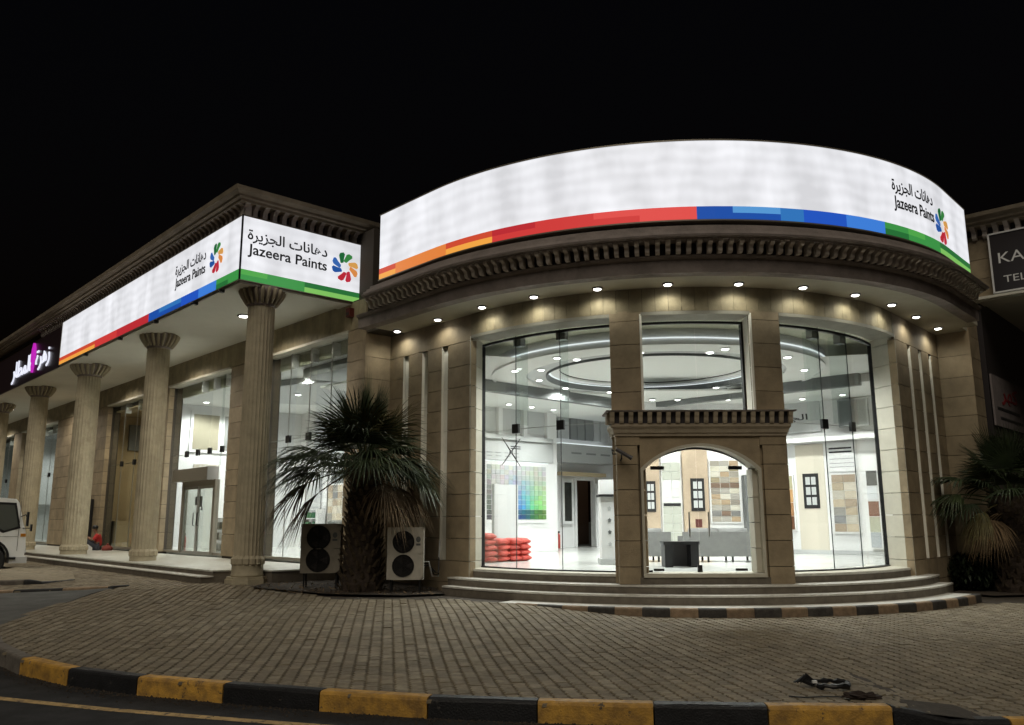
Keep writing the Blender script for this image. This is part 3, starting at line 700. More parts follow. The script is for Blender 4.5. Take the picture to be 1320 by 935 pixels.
# shopfront wall: piers and bays.  (s0,s1) bays with glass top 5.72
GT = 2.92
bays = [(.12, 4.15), (6.25, 10.8), (12.9, 16.8), (23.4, 29.5), (31, 36.5)]
piers = [(-.6, .12), (4.15, 6.25), (10.8, 12.9), (16.8, 23.4), (29.5, 31), (36.5, SEND)]
JA = [ZF]+[.71+.43*i for i in range(1, 12)]+[5.74]
for (s0, s1) in piers:
    MB().box(L, s0+.015, s1-.015, GT-.17, GT+.25, 0, 5.75).build('wall_core', MORTAR, arc)
    n = max(1, round((s1-s0)/.9)); wdt = (s1-s0)/n
    if s0 > 24: n = 1; wdt = s1-s0
    for i in range(n): clad(arc, L, s0+i*wdt, s0+(i+1)*wdt, GT-.2, .16, JA if s0 < 24 else [ZF, 2, 4, 5.74], ug=(0 if n == 1 else .004))
# lintel: vertical panels
MB().box(L, -.58, SEND, GT-.17, GT+.25, 5.75, 6.44).build('wall_core', MORTAR, arc)
s = -.6
while s < 17.5:
    MB().box(L, s+.004, s+.296, GT-.2, GT-.15, 5.752, 6.40).build('header_panel', STONE2, arc); s += .30
MB().box(L, s, SEND, GT-.2, GT-.15, 5.752, 6.40).build('header_panel', STONE2, arc)
for (s0, s1) in bays:
    MB().box(L, s0-.03, s1+.03, GT-.24, GT+.1, 5.70, 5.76).build('window_head', CREAM, arc)
# glass
def shop_glass(s0, s1, n, z0=ZF+.06, fit=4.15):
    for i in range(n):
        a0 = s0+(s1-s0)*i/n; a1 = s0+(s1-s0)*(i+1)/n
        MB().box(L, a0+.006, a1-.006, GT, GT+.012, z0, 5.70).build('glass_pane', GLASS, arc)
        if i:
            MB().box(L, a0-.008, a0+.008, GT-.004, GT+.016, z0, 5.7).build('glass_joint', STEEL, arc)
            MB().box(L, a0-.09, a0+.09, GT-.02, GT+.05, 3.42, 3.60).build('patch_fitting', BLACK, arc)
            MB().box(L, a0-.03, a0+.03, GT+.02, GT+.20, 5.35, 5.68).build('fin_bracket', WHITE, arc)
    MB().box(L, s0, s1, GT-.04, GT+.05, ZF, z0).build('sill_channel', ALUM, arc)
    MB().tube([L(s0, GT+.06, 3.51), L(s1, GT+.06, 3.51)], .008, 5).build('tension_cable', STEEL, arc)
shop_glass(.12, 4.15, 4)
shop_glass(10.8-.0, 10.81, 1) if False else None
shop_glass(6.25, 7.2, 1); shop_glass(9.6, 10.8, 1)
for i in range(3):
    a0 = 7.05+i*.85
    MB().box(L, a0+.005, a0+.845, GT, GT+.012, 3.05, 5.70).build('glass_pane', GLASS, arc)
    MB().box(L, a0-.09, a0+.09, GT-.02, GT+.05, 3.42, 3.60).build('patch_fitting', BLACK, arc)
    MB().box(L, a0-.03, a0+.03, GT+.02, GT+.20, 5.35, 5.68).build('fin_bracket', WHITE, arc)
MB().box(L, 9.5, 9.68, GT-.02, GT+.05, 3.42, 3.60).build('patch_fitting', BLACK, arc)
shop_glass(12.9, 16.8, 3); shop_glass(23.4, 29.5, 4); shop_glass(31, 36.5, 3)
# sliding door
sd = thing('sliding_glass_door', 'framed sliding glass door with a bronze header box in the arcade', 'door', L(8.2, GT, ZF))
MB().box(L, 7.32, 9.9, GT-.26, GT+.06, 2.66, 3.02).build('header_box', ALUM, sd)
MB().box(L, 7.30, 7.32, GT-.27, GT+.06, 2.65, 3.03).build('end_cap', STEEL, sd)
for s in (7.2, 9.45): MB().box(L, s, s+.14, GT-.06, GT+.08, ZF, 2.66).build('door_frame', ALUM, sd)
MB().box(L, 7.34, 9.45, GT-.05, GT+.06, 2.50, 2.66).build('door_frame', ALUM, sd)
for s0, s1 in ((7.35, 8.38), (8.42, 9.44)):
    f = MB().box(L, s0+.05, s1-.05, GT-.02, GT-.005, ZF+.07, 2.42).build('door_leaf', GLASSD, sd)
    for q in ((s0, s0+.05, ZF, 2.5), (s1-.05, s1, ZF, 2.5), (s0+.05, s1-.05, 2.42, 2.5), (s0+.05, s1-.05, ZF, ZF+.07)): MB().box(L, q[0], q[1], GT-.035, GT+.01, q[2], q[3]).build('leaf_frame', STEEL, sd)
for s in (8.26, 8.54):
    MB().tube([L(s, GT-.03, 1.35), L(s, GT-.09, 1.37), L(s, GT-.09, 1.73), L(s, GT-.03, 1.75)], .014, 6).build('door_handle', BLACK, sd)
for q in ((8.42, 8.62, 1.95, 2.2), (8.1, 8.28, 1.9, 2.2), (8.05, 8.15, 1.8, 1.9)): MB().box(L, q[0], q[1], GT-.028, GT-.022, q[2], q[3]).build('door_sticker', DKG, sd)

# columns
def column(s, t, fn, par, K=1.0):
    c = fn(s, t, 0); g = min(ground(c[0], c[1]), .24)
    lk_ = lambda pr: [(x*K, z) for x, z in pr]; cl = bpy.data.objects.new('column', None); sc.collection.objects.link(cl); cl.location = (c[0], c[1], 0); put(cl, par); o = (c[0], c[1], 0)
    N = 96
    fl = lambda k, z: 1-.045*abs(math.sin(math.pi*k/4))**.6 if True else 1
    MB().lathe(o, lk_([(.29, .80), (.292, 1.3), (.292, 2.8), (.288, 4.4), (.280, 6.02)]), N, fl).build('shaft', COLM, cl)
    # base: plain drum, ribbed torus, plinth
    MB().lathe(o, lk_([(.32, .38), (.325, .42), (.315, .44), (.31, .60), (.315, .62)]), 40).build('base_drum', COLM, cl, True)
    MB().lathe(o, lk_([(.315, .62), (.335, .635), (.335, .74), (.315, .765), (.29, .80)]), 96, lambda k, z: 1-.06*(1 if k % 6 < 2 else 0)).build('base_band', COLM, cl)
    ob = [(.40*math.cos(a)/math.cos(math.pi/8), .40*math.sin(a)/math.cos(math.pi/8)) for a in [math.pi/8+math.pi/4*k+TH for k in range(8)]]
    MB().prism([(x*K, y*K) for x, y in ob], lambda x, y, z: (o[0]+x, o[1]+y, z), -.05, .345).build('plinth', COLM, cl)
    MB().prism([(x*.93*K, y*.93*K) for x, y in ob], lambda x, y, z: (o[0]+x, o[1]+y, z), .345, .385).build('plinth_cap', COLM, cl)
    # capital: flaring ribs
    MB().lathe(o, lk_([(.28, 6.0), (.30, 6.02), (.30, 6.06), (.31, 6.12), (.37, 6.20), (.42, 6.28), (.44, 6.40)]), 40).build('capital_core', DARK if False else CORN, cl, True)
    for k in range(20):
        a = 2*math.pi*k/20
        rows = []
        for r, z, w2 in ((.33, 6.05, .030), (.375, 6.12, .034), (.43, 6.20, .038), (.475, 6.29, .040), (.485, 6.35, .036), (.47, 6.38, .032)):
            rows.append([(o[0]+rr*math.cos(a)-q*math.sin(a), o[1]+rr*math.sin(a)+q*math.cos(a), z) for rr, q in (((r-.06)*K, -w2*K), (r*K, -w2*.6*K), ((r+.012)*K, 0), (r*K, w2*.6*K), ((r-.06)*K, w2*K))])
        MB().sweep(rows, True).build('capital_rib', COLM, cl, True)
    return cl
for s_, k_ in ((.40, 1), (6.35, 1.03), (12.3, 1.2), (18.2, 1.05), (24.3, 1.05), (30.5, 1.05)): column(s_, .72, L, arc, k_)

# downlights below the arcade soffit
for i, s in enumerate((2.8, 8.5, 14.3, 20.4, 26, 32)):
    downlight(L(s, 1.42, 6.398), 'round lit downlight in the arcade soffit, %s from the corner column' % ordn[i], group='downlights under the arcade', power=330, r=.11, spread=160, col=(1, .93, .80))
ab = thing('alarm_sounder', 'small dark red alarm box high on the stone lintel', 'alarm', L(-.02, GT-.24, 6.1))
MB().box(L, -.10, .06, GT-.32, GT-.2, 6.05, 6.25).build('alarm_case', mat('dark red plastic', (.09, .012, .01), .4), ab)
MB().box(L, -.07, .03, GT-.335, GT-.32, 6.09, 6.15).build('alarm_lens', DARK, ab)
# little clamp lights under the sign edge
for s in (.8, 2.2, 4.6, 7.2, 10.2):
    t = thing('sign_clamp', 'small dark clamp under the arcade sign edge, %s from the corner' % ordn[(.8, 2.2, 4.6, 7.2, 10.2).index(s)], 'bracket', L(s, .02, 6.36), 0, 'clamps under the sign edge')
    MB().box(L, s-.05, s+.05, -.06, .03, 6.30, 6.37).build('clamp_body', BLACK, t); MB().tube([L(s, -.05, 6.33), L(s, -.11, 6.31)], .02, 6).build('clamp_bolt', BLACK, t)

# left wing sign
ls = thing('corner_fascia_sign', 'white backlit sign wrapping the arcade corner with black lettering', 'sign', L(0, 0, ZB))
S1 = 13.1
MB().box(L, .025, S1, 0, .2, ZS, ZT-.02).build('lit_face', SIGNW, ls)
MB().box(L, 0, .2, .025, 3.1, ZS, ZT-.02).build('lit_face', SIGNW, ls)
MB().box(L, -.012, .02, -.012, .02, ZB, ZT).build('corner_post', BLACK, ls)
for q in ((-.01, S1, -.012, .2), (-.012, .2, .2, 3.11)):
    MB().box(L, q[0], q[1], q[2], q[3], ZT-.02, ZT+.004).build('edge_trim', ALUM, ls); MB().box(L, q[0], q[1], q[2], q[3], ZB-.02, ZB).build('edge_trim', ALUM, ls)
MB().box(L, S1, S1+.04, -.012, .2, ZB, ZT).build('edge_trim', ALUM, ls)
MB().box(L, -.012, .2, 3.1, 3.14, ZB, ZT).build('edge_trim', ALUM, ls)
for a0, a1, z0, z1, c in [(9.5, 13.1, Zm, ZS, 'ro'), (9.5, 13.1, ZB, Zm, 'yo'), (7.6, 9.5, ZB, ZS, 're'), (5.2, 7.6, ZB, ZS, 'rd'), (4.5, 5.2, ZB, ZS, 'bl'), (3.1, 4.5, Zm, ZS, 'bm'), (3.1, 4.5, ZB, Zm, 'bl'), (2.1, 3.1, ZB, ZS, 'br'), (1.15, 2.1, ZB, ZS, 'bx'), (.55, 1.15, Zm, ZS, 'gm'), (.55, 1.15, ZB, Zm, 'gd'), (.025, .55, ZB, ZS, 'gm')]:
    MB().box(L, a0, a1, -.002, .19, z0, z1).build('colour_block', SM[c], ls)
for a0, a1, z0, z1, c in [(.025, .62, Zm, ZS, 'gb'), (.025, .62, ZB, Zm, 'gm'), (.62, 1.5, ZB, ZS, 'gm'), (1.5, 3.1, Zm, ZS, 'gd'), (1.5, 3.1, ZB, Zm, 'gl')]:
    MB().box(L, -.002, .19, a0, a1, z0, z1).build('colour_block', SM[c], ls)
lettering('Jazeera Paints', 1.88, lambda x, y, d: L(-d-.001, .15+x, 7.02+y), TEXTM, ls, .015, .30)
lettering(ar(AR_D, AR_J), 1.90, lambda x, y, d: L(-d-.001, .13+x, 7.34+y), TEXTM, ls, .015, .31)
mark(ls, lambda x, y, d: L(-d-.002, 2.50+x, 7.20+y), .35)
lettering('Jazeera Paints', 1.75, lambda x, y, d: L(3.55-x, -d-.001, 6.98+y), TEXTM, ls, .015, .30)
lettering(ar(AR_D, AR_J), 1.78, lambda x, y, d: L(3.58-x, -d-.001, 7.30+y), TEXTM, ls, .015, .31)
mark(ls, lambda x, y, d: L(1.22-x, -d-.002, 7.18+y), .35)
# neighbour's sign
ns = thing('neon_letter_sign', 'dark fascia sign with glowing white arabic letters and magenta emblem', 'sign', L(16, 0, ZB))
MB().box(L, S1+.06, 26, .0, .2, ZB-.06, ZT-.12).build('sign_panel', mat('maroon fascia panel', (.035, .022, .026), .35), ns)
lettering(ar([0xFEAF, 0xFEEB, 0xFEAE, 0xFE93]), 1.75, lambda x, y, d: L(16.0-x, -d*6-.01, 6.78+y), NEON, ns, .0, .72)
lettering(ar([0xFE8D, 0xFEDF, 0xFEE4, 0xFEC4, 0xFE8E, 0xFEAD]), 2.6, lambda x, y, d: L(19.3-x, -d*6-.01, 6.72+y), NEON, ns, .0, .80)
pts = [(0, -.55), (.09, -.25), (.05, -.1), (.17, .0), (.2, .3), (.13, .62), (0, .85), (-.13, .62), (-.2, .3), (-.17, 0), (-.05, -.1), (-.09, -.25)]
MB().prism(pts, lambda x, y, d: L(16.35-x, -d, 7.02+y*.75), .0, .08).build('emblem_flower', MAG, ns)

# ================================================================== RIGHT WING
rw = thing('right_wing_building', 'dim stone end of the right hand wing with toothed cornice', 'building', M(0, 3, 0))
wing(rw, M, 14, 10)
MB().box(M, -.02, 14, .04, 2.95, 6.40, 6.46).build('soffit', SOFF, rw)
MB().box(M, -.58, 14, GT-.17, GT+.25, 0, 6.44).build('wall_core', MORTAR, rw)
clad(rw, M, -.6, .15, GT-.2, .1, [0, .3]+JZ[2:]+[5.5, 6.0, 6.42])
for z0, z1 in ((6.46, 6.92), (6.92, 7.38), (7.38, 7.84)): MB().box(M, .17, .215, 1.2, 3.5, z0+.006, z1-.006).build('stone', STONE, rw)
MB().box(M, .2, 8, GT-.3, GT-.15, 3.3, 6.4).build('roller_shutter', DARK, rw)
for i in range(4): column(.40+5.67*i, .72, M, rw) if i else None
ks = thing('dark_board_sign', 'dark signboard with thin pale frame and pale capital letters', 'sign', M(.1, 1, 6.5))
MB().box(M, .0, .12, .0, 2.24, 6.50, 7.86).build('board', DARK, ks)
for q in ((0, 2.26, 6.48, 6.515), (0, 2.26, 7.85, 7.885), (2.235, 2.27, 6.48, 7.885)): MB().box(M, -.02, .13, q[0], q[1], q[2], q[3]).build('frame', WHITE, ks)
lettering('KAFA', .98, lambda x, y, d: M(-d-.002, 2.10-x, 7.16+y), WHITE, ks, .0, .24)
lettering('TEL : 016', 1.10, lambda x, y, d: M(-d-.002, 2.04-x, 6.70+y), WHITE, ks, .0, .16)
# banner
bn = thing('red_letter_banner', 'dim pale banner with red arabic lettering on the dark right wall', 'banner', M(1.2, GT-.33, 4))
MB().box(M, .25, 3.2, GT-.36, GT-.32, 3.55, 4.72).build('banner_board', mat('dimmed banner vinyl', (.20, .17, .17), .7, .2, 3), bn)  # pale vinyl darkened in its colour for the dim light there
lettering(ar([0xFEDB, 0xFEEC, 0xFEAE]), 1.6, lambda x, y, d: M(.95+x, GT-.362-d, 4.2+y), mat('red vinyl', (.25, .01, .015), .5), bn, .02, .5)
MB().box(M, .5, 2.6, GT-.366, GT-.36, 3.93, 4.0).build('ruled_line', TEXTM, bn); MB().box(M, .7, 2.8, GT-.366, GT-.36, 3.72, 3.78).build('ruled_line', TEXTM, bn)

# ================================================================== INTERIOR of the rotunda showroom
itr = thing('showroom_interior', 'bright white showroom interior with round recessed ceiling and grey wall panels', 'room', (CX, 22, ZF))
ZC = 4.93
def disc(name, r0, r1, z0, z1, m, n=72, par=itr): return MB().sweep([[P(360*i/n, r, z) for r, z in ((r0, z0), (r1, z0), (r1, z1), (r0, z1))] for i in range(n+1)], True).build(name, m, par)
disc('ceiling_outer_band', 3.95, 5.1, 5.22, 5.28, KHAKI)
disc('ceiling_cove_edge', 3.90, 3.95, 4.90, 5.28, WHITE)
disc('ceiling_cove_light', 3.96, 4.0, 5.02, 5.04, COVE)
disc('ceiling_ring', 3.10, 3.90, 4.93, 4.98, WHITEC)
disc('ceiling_grey_ring', 2.62, 3.10, 4.985, 5.02, GREYC)
disc('ceiling_inner_edge', 2.60, 2.62, 4.93, 5.12, DKG)
disc('ceiling_inner_cove', 2.30, 2.60, 5.10, 5.14, WHITE)
disc('ceiling_cove_light', 2.52, 2.57, 5.06, 5.075, COVE)
disc('ceiling_centre', .02, 2.30, 5.16, 5.2, WHITEC)
# rear ceilings beyond the beam
for fn in (L, M):
    MB().box(fn, -.55, 2.3, 3.2, 16, 4.62, 5.0).build('ceiling_beam', GREYC, itr) if False else None
    MB().box(fn, -.62, -.42, 5.2, 11.8, 4.66, 4.96).build('ceiling_beam', DKG, itr)
    MB().box(fn, -.42, 2.3, 3.3, 12.6, 4.75, 4.80).build('rear_ceiling', WHITEC, itr)
MB().add([P(-140, 3.9, 4.985), P(140, 3.9, 4.985), (9.5, 30, 4.985), (-2.6, 30, 4.985)], [(0, 1, 2, 3)]).build('ceiling_rear_panel', WHITEC, itr)
for fn in (L, M):
    MB().add([P(-54 if fn is L else 54, 3.9, 4.95), P(-110 if fn is L else 110, 3.9, 4.95), P(-140 if fn is L else 140, 3.9, 4.95), fn(-.5, 14, 4.95), fn(-.5, 3.5, 4.95), P(-58 if fn is L else 58, 5.0, 4.95)], [(0, 1, 2, 3, 4, 5)]).build('ceiling_side_panel', WHITEC, itr)
# partition walls
WS = 2.1
MB().box(L, WS, WS+.15, 8.2, 11.55, ZF, 5.6).build('partition_wall', WHITE, itr)
MB().box(L, WS+.15, 4.1, 11.4, 11.55, ZF, 5.6).build('partition_wall', WHITE, itr)
MB().box(L, 3.9, 4.05, 11.55, 14.3, ZF, 5.8).build('partition_wall', WHITE, itr)
MB().box(L, 3.9, 4.05, 15.25, 17.5, ZF, 5.8).build('partition_wall', WHITE, itr)
MB().box(L, 3.9, 4.05, 14.3, 15.25, 2.85, 5.8).build('partition_wall', WHITE, itr)
MB().box(L, 6.2, 6.3, 12.5, 17.5, ZF, 5).build('rear_room_wall', mat('dark brown room', (.10, .06, .04), .7), itr)
MB().box(M, WS, WS+.15, 3.2, 13.7, ZF, 5.6).build('partition_wall', WHITE, itr)
MB().box(W, 3.3, 7.0, 23.6, 23.7, ZF, 4.9).build('rear_wall', WHITE, itr)
MB().box(W, 5.2, 9.5, 31, 31.2, ZF, 6).build('rear_wall', WHITE, itr)
MB().box(M, -.40, 2.1, 3.15, 3.3, ZF, 4.8).build('partition_wall', WHITE, itr)
MB().box(L, 2.25, 4.1, 11.5, 17.6, 5.60, 5.65).build('rear_ceiling', WHITEC, itr)
# left wall: upper panels, header board, ledge
for t0, t1 in ((8.0, 8.35), (9.0, 9.15), (10.0, 10.15), (11.0, 11.2)):
    MB().box(L, WS-.14, WS, t0, t1, 3.95, 5.0).build('upper_pilaster', WHITE, itr)
MB().box(L, WS-.10, WS-.001, 8.2, 11.3, 3.82, 3.95).build('ledge', GREYP, itr)
MB().box(L, WS-.02, WS-.002, 8.4, 11.0, 4.05, 4.75).build('upper_panel', GREYP, itr)
MB().box(L, WS-.04, WS-.002, 8.2, 11.35, 3.22, 3.78).build('header_board', GREYP, itr)
lettering('Jotia', .01, lambda x, y, d: L(WS-.05, 9+x, 3.6+y), TEXTM, itr) if False else None
for k in range(4):
    MB().box(L, WS-.046, WS-.041, 8.6+.36*k, 8.8+.36*k, 3.42, 3.44).build('board_text_line', MIDG, itr); MB().box(L, WS-.046, WS-.041, 8.6+.36*k, 8.82+.36*k, 3.32, 3.34).build('board_text_line', MIDG, itr)
for z in (3.56, 3.62): MB().box(L, WS-.046, WS-.041, 9.55, 9.95, z, z+.03).build('board_text_line', TEXTM, itr)
# recess wall: vertical panels, header box
S3 = 3.9
for t0, t1, m in ((12.0, 12.6, GREYP), (12.7, 13.25, MIDG), (13.35, 13.9, GREYP), (14.0, 14.3, MIDG), (14.33, 14.70, MIDG), (14.76, 15.15, MIDG), (15.2, 15.5, GREYP), (15.58, 15.95, GREYP)):
    MB().box(L, S3-.12, S3-.01, t0, t1, 4.25, 5.45).build('vertical_panel', m, itr)
for t0, t1 in ((14.28, 14.33), (14.70, 14.76), (15.15, 15.2)): MB().box(L, S3-.06, S3-.01, t0, t1, 4.25, 5.45).build('dark_gap', BLACK, itr)
MB().box(L, S3-.5, S3-.02, 13.1, 15.9, 3.42, 4.03).build('header_box', GREYP, itr)
MB().box(L, S3-.45, S3-.06, 13.2, 15.8, 4.05, 4.07).build('cove_strip', COVE, itr)
for k in range(3): MB().box(L, S3-.506, S3-.501, 13.6+.75*k, 14.1+.75*k, 3.7, 3.76).build('board_text_line', MIDG, itr)
for t0 in (14.22, 15.25): MB().box(L, S3-.06, S3, t0, t0+.10, ZF, 2.9).build('door_trim', WHITE, itr)
MB().box(L, S3-.3, S3-.02, 13.35, 15.6, 2.98, 3.1).build('door_canopy', BEIGE, itr)
# right wall: bulkhead, screen, panels
MB().box(M, WS-.25, WS, 3.5, 9.2, 3.60, 3.72).build('bulkhead', WHITE, itr)
MB().box(M, WS-.05, WS-.002, 7.3, 9.3, 3.9, 4.9).build('grey_panel', GREYP, itr)
lettering(ar([0xFE8D, 0xFEDF, 0xFEA0, 0xFEEC, 0xFE8E]), .85, lambda x, y, d: M(WS-.055-d, 8.5-x, 4.25+y), TEXTM, itr, .01, .22)
for t0, t1 in ((4.6, 5.9), (7.55, 8.05)):
    pass
MB().box(M, WS-.12, WS, 5.2, 5.75, ZF, 3.6).build('fin_wall', WHITE, itr)
MB().box(M, WS-.02, WS-.001, 7.3, 8.1, ZF+.1, 3.55).build('cream_panel', mat('cream wall panel', (.62, .57, .48), .7), itr)
MB().box(M, WS-.03, WS-.002, ZF and 3.4, 9.5, ZF, ZF+.1).build('skirting', GREYP, itr)

# screen
tv = thing('wall_screen', 'large grey framed screen high on the right showroom wall', 'screen', M(WS-.1, 6.3, 4.3))
MB().box(M, WS-.16, WS-.06, 5.95, 6.75, 3.95, 4.70).build('screen_frame', MIDG, tv); MB().box(M, WS-.165, WS-.161, 5.99, 6.71, 3.99, 4.66).build('screen_glass', DKG, tv)

def soft(c): g = sum(c)/3; return tuple(int(g*.45+x*.55) for x in c)
def swatch_board(name, label, fn, u0, u1, z0, z1, nc, nr, colf, depth, frame=.05, fm=WHITE, gap=.012, gm=WHITE):
    """fn(u, d, z): d outwards from the wall"""
    t = thing(name, label, 'display board', fn((u0+u1)/2, 0, (z0+z1)/2))
    MB().box(fn, u0-frame, u1+frame, 0, depth, z0-frame, z1+frame).build('backboard', fm, t)
    du = (u1-u0)/nc; dz = (z1-z0)/nr
    cm = {}
    for i in range(nc):
        for j in range(nr):
            c = colf(i, j, nc, nr)
            if c is None: continue
            if c not in cm: cm[c] = mat('swatch %s %d' % (label[:10], len(cm)), lin(c), .5)
            MB().box(fn, u0+i*du+gap/2, u0+(i+1)*du-gap/2, depth+.001, depth+.012, z0+j*dz+gap/2, z0+(j+1)*dz-gap/2).build('swatch', cm[c], t)
    return t
LW = lambda u, d, z: L(WS-.0-d, u, z)
def colA(i, j, nc, nr):
    f = i/(nc-1); g = j/(nr-1)
    base = [(60, 62, 64), (205, 200, 210), (190, 190, 205), (120, 130, 190), (60, 110, 190), (60, 150, 190), (90, 190, 150), (110, 200, 90), (150, 205, 120)]
    p = f*(len(base)-1); a = int(p); a = min(a, len(base)-2); k = p-a
    c = [base[a][q]*(1-k)+base[a+1][q]*k for q in range(3)]
    li = min(1, max(0, g*1.15-.05)); c = [x*(1-li)*(.55 if g < .15 else .95)+(190)*li+0 for x in c] if f > .0 else [x*(1-li)+150*li for x in c]
    return tuple(int(max(5, min(235, x+random.uniform(-8, 8)))) for x in c)
swatch_board('colour_swatch_wall', 'large grid of paint colour swatches from lilac through blue to green', LW, 8.6, 11.0, 1.5, 3.08, 14, 11, colA, .05, .09)
MB().box(L, WS-.02, WS-.01, 8.5, 11.15, 3.17, 3.2).build('cove_strip', COVE, itr)
# white partition stand in front of the swatches
ps = thing('white_display_partition', 'plain pale grey upright panel standing before the swatch wall', 'display panel', L(-.5, 7, ZF))
MB().box(L, -.55, -.45, 6.60, 7.40, ZF+.03, 2.36).build('panel', GREYP, ps); MB().box(L, -.7, -.3, 6.62, 7.38, ZF, ZF+.03).build('foot_plate', STEEL, ps)
# paint bags
bag = None
me = MB(); 
def bag_mesh():
    b = bmesh.new(); bmesh.ops.create_cube(b, size=1); bmesh.ops.subdivide_edges(b, edges=b.edges[:], cuts=4, use_grid_fill=True)
    for v in b.verts:
        x, y, z = v.co*2
        k = (1-abs(x)**4*.25)*(1-abs(y)**4*.25); v.co = Vector((x*.168*(1-.12*abs(y)**6), y*.26*(1-.12*abs(x)**6), z*.078*k*(1-.65*max(abs(x)**4, abs(y)**4))))
        v.co += Vector((random.uniform(-.006, .006), random.uniform(-.006, .006), random.uniform(-.006, .006)))
    m_ = bpy.data.meshes.new('paint_bag'); b.to_mesh(m_); b.free(); m_.materials.append(RED)
    m_.polygons.foreach_set('use_smooth', [True]*len(m_.polygons)); return m_
bm_ = [bag_mesh() for _ in range(3)]
stacks = [(5.50, 5, 'left'), (5.88, 4, 'second'), (6.24, 4, 'third'), (6.58, 4, 'right')]
ln = ['bottom', 'second lowest', 'middle', 'second highest', 'top']
for t_, n_, nm in stacks:
    for k in range(n_):
        o = bpy.data.objects.new('paint_bag', random.choice(bm_)); sc.collection.objects.link(o)
        p = L(-1.5+random.uniform(-.04, .04), t_+random.uniform(-.02, .02), ZF+.07+k*.125); o.location = p; o.rotation_euler = (0, 0, TH+math.pi/2+random.uniform(-.08, .08)+math.pi/2)
        tag(o, 'red plastic bag, %s layer of the %s stack by the left window' % (ln[k] if k < n_-1 else 'top', nm+(' hand' if nm in ('left', 'right') else '')), 'bag', 'stacked red bags inside the left window')
# black x marks in the glass, built as solid crossed arms
def cross_arms(c, u, v, r, label):
    t = thing('cross_shape', label, 'bracket', c)
    for sg in (1, -1):
        a = Vector(c)+u*r+v*r*1.1*sg; d_ = Vector(c)-u*r-v*r*1.1*sg
        MB().tube([a, Vector(c), d_], [.012, .02, .012], 6).build('arm', BLACK, t)
    MB().tube([Vector(c)-u.cross(v)*.03, Vector(c)+u.cross(v)*.03], .045, 10).build('hub', DKG, t)
vB = Vector((VB[0], VB[1], 0)); vZ = Vector((0, 0, 1)); vA = Vector((VA[0], VA[1], 0))
cross_arms(L(WS-.5, 9.15, 3.42), vB, vZ, .36, 'black x shape before the swatch wall header')
cross_arms(L(1.3, 4.2, 2.95), vB, vZ, .22, 'black x shape behind the shop glass beside the palm')
cross_arms(L(6.8, 3.4, 2.9), vB, vZ, .28, 'black x shape behind glass right of the sliding door')
# door panels, mirror, leaning board, extinguisher
lb = thing('leaning_board', 'long white board leaning against the inner doorway', 'board', L(3, 14.8, ZF))
b = MB(); p0 = L(2.9, 14.35, ZF); p1 = L(3.75, 15.3, 2.75)
b.add([p0, L(2.9, 14.75, ZF), L(3.75, 15.42, 2.75), L(3.75, 15.25, 2.75), L(3.0, 14.35, ZF), L(3.0, 14.75, ZF), L(3.85, 15.42, 2.75), L(3.85, 15.25, 2.75)], [(0, 1, 2, 3), (7, 6, 5, 4), (0, 4, 5, 1), (1, 5, 6, 2), (2, 6, 7, 3), (3, 7, 4, 0)]).build('board', WHITE, lb)
mi = thing('wall_mirror', 'tall narrow framed mirror left of the inner doorway', 'mirror', L(3.8, 13.8, 2))
MB().box(L, 3.80, 3.88, 13.55, 14.1, 1.35, 2.85).build('mirror_frame', WHITE, mi); MB().box(L, 3.79, 3.80, 13.65, 14.0, 1.45, 2.75).build('mirror_glass', mat('mirror glass', (.4, .42, .38), .1, metal=.9), mi)
lm = thing('orange_wall_lamp', 'small glowing orange wall lamp in the dark inner room', 'lamp', L(6.1, 16.2, 2.3))
MB().box(L, 6.1, 6.19, 15.95, 16.2, 2.0, 2.6).build('lamp_shade', emis('orange lamp', (1, .5, .15), 2), lm)
def extinguisher(c, label):
    t = thing('fire_extinguisher', label, 'extinguisher', c)
    MB().lathe(c, [(.07, 0), (.075, .03), (.075, .42), (.05, .48), (.02, .50)], 14).build('cylinder_body', RED, t, True)
    MB().box(W, c[0]-.02, c[0]+.06, c[1]-.015, c[1]+.015, c[2]+.5, c[2]+.56).build('valve', BLACK, t)
    MB().tube([(c[0], c[1], c[2]+.52), (c[0]-.1, c[1], c[2]+.45), (c[0]-.11, c[1], c[2]+.2)], .012, 6).build('hose', BLACK, t)
extinguisher(L(3.6, 13.1, ZF), 'red fire extinguisher on the floor before the inner doorway')
extinguisher(L(10.2, 3.25, ZF), 'red fire extinguisher beside the sliding glass door')
# flower swatch display stand
ds = thing('sample_display_stand', 'white counter stand with eight dark flower shaped samples', 'display stand', (2.0, 18.3, ZF))
DS = lambda x, d, z: (1.90+x*.8, 18.1+d, z)
MB().box(DS, 0, .78, 0, .5, ZF+.12, 1.98).build('stand_body', WHITE, ds); MB().box(DS, -.05, .82, -.04, .55, ZF, ZF+.12).build('stand_base', GREYP, ds)
MB().box(DS, -.06, .8, -.06, .52, 1.98, 2.03).build('black_shelf', BLACK, ds); MB().box(DS, .0, .78, .1, .5, 2.03, 2.35).build('stand_header', WHITE, ds)
for i in range(2):
    for j in range(4):
        pts = [((.055 if k % 2 == 0 else .035)*math.cos(math.pi*k/5+.3), (.055 if k % 2 == 0 else .035)*math.sin(math.pi*k/5+.3)) for k in range(10)]
        MB().prism([(x+.22+i*.30, y+.98+j*.25) for x, y in pts], lambda x, y, d: DS(x, d, y), -.012, -.001).build('flower_sample', DKG if (i+j) % 3 else GREYP, ds)
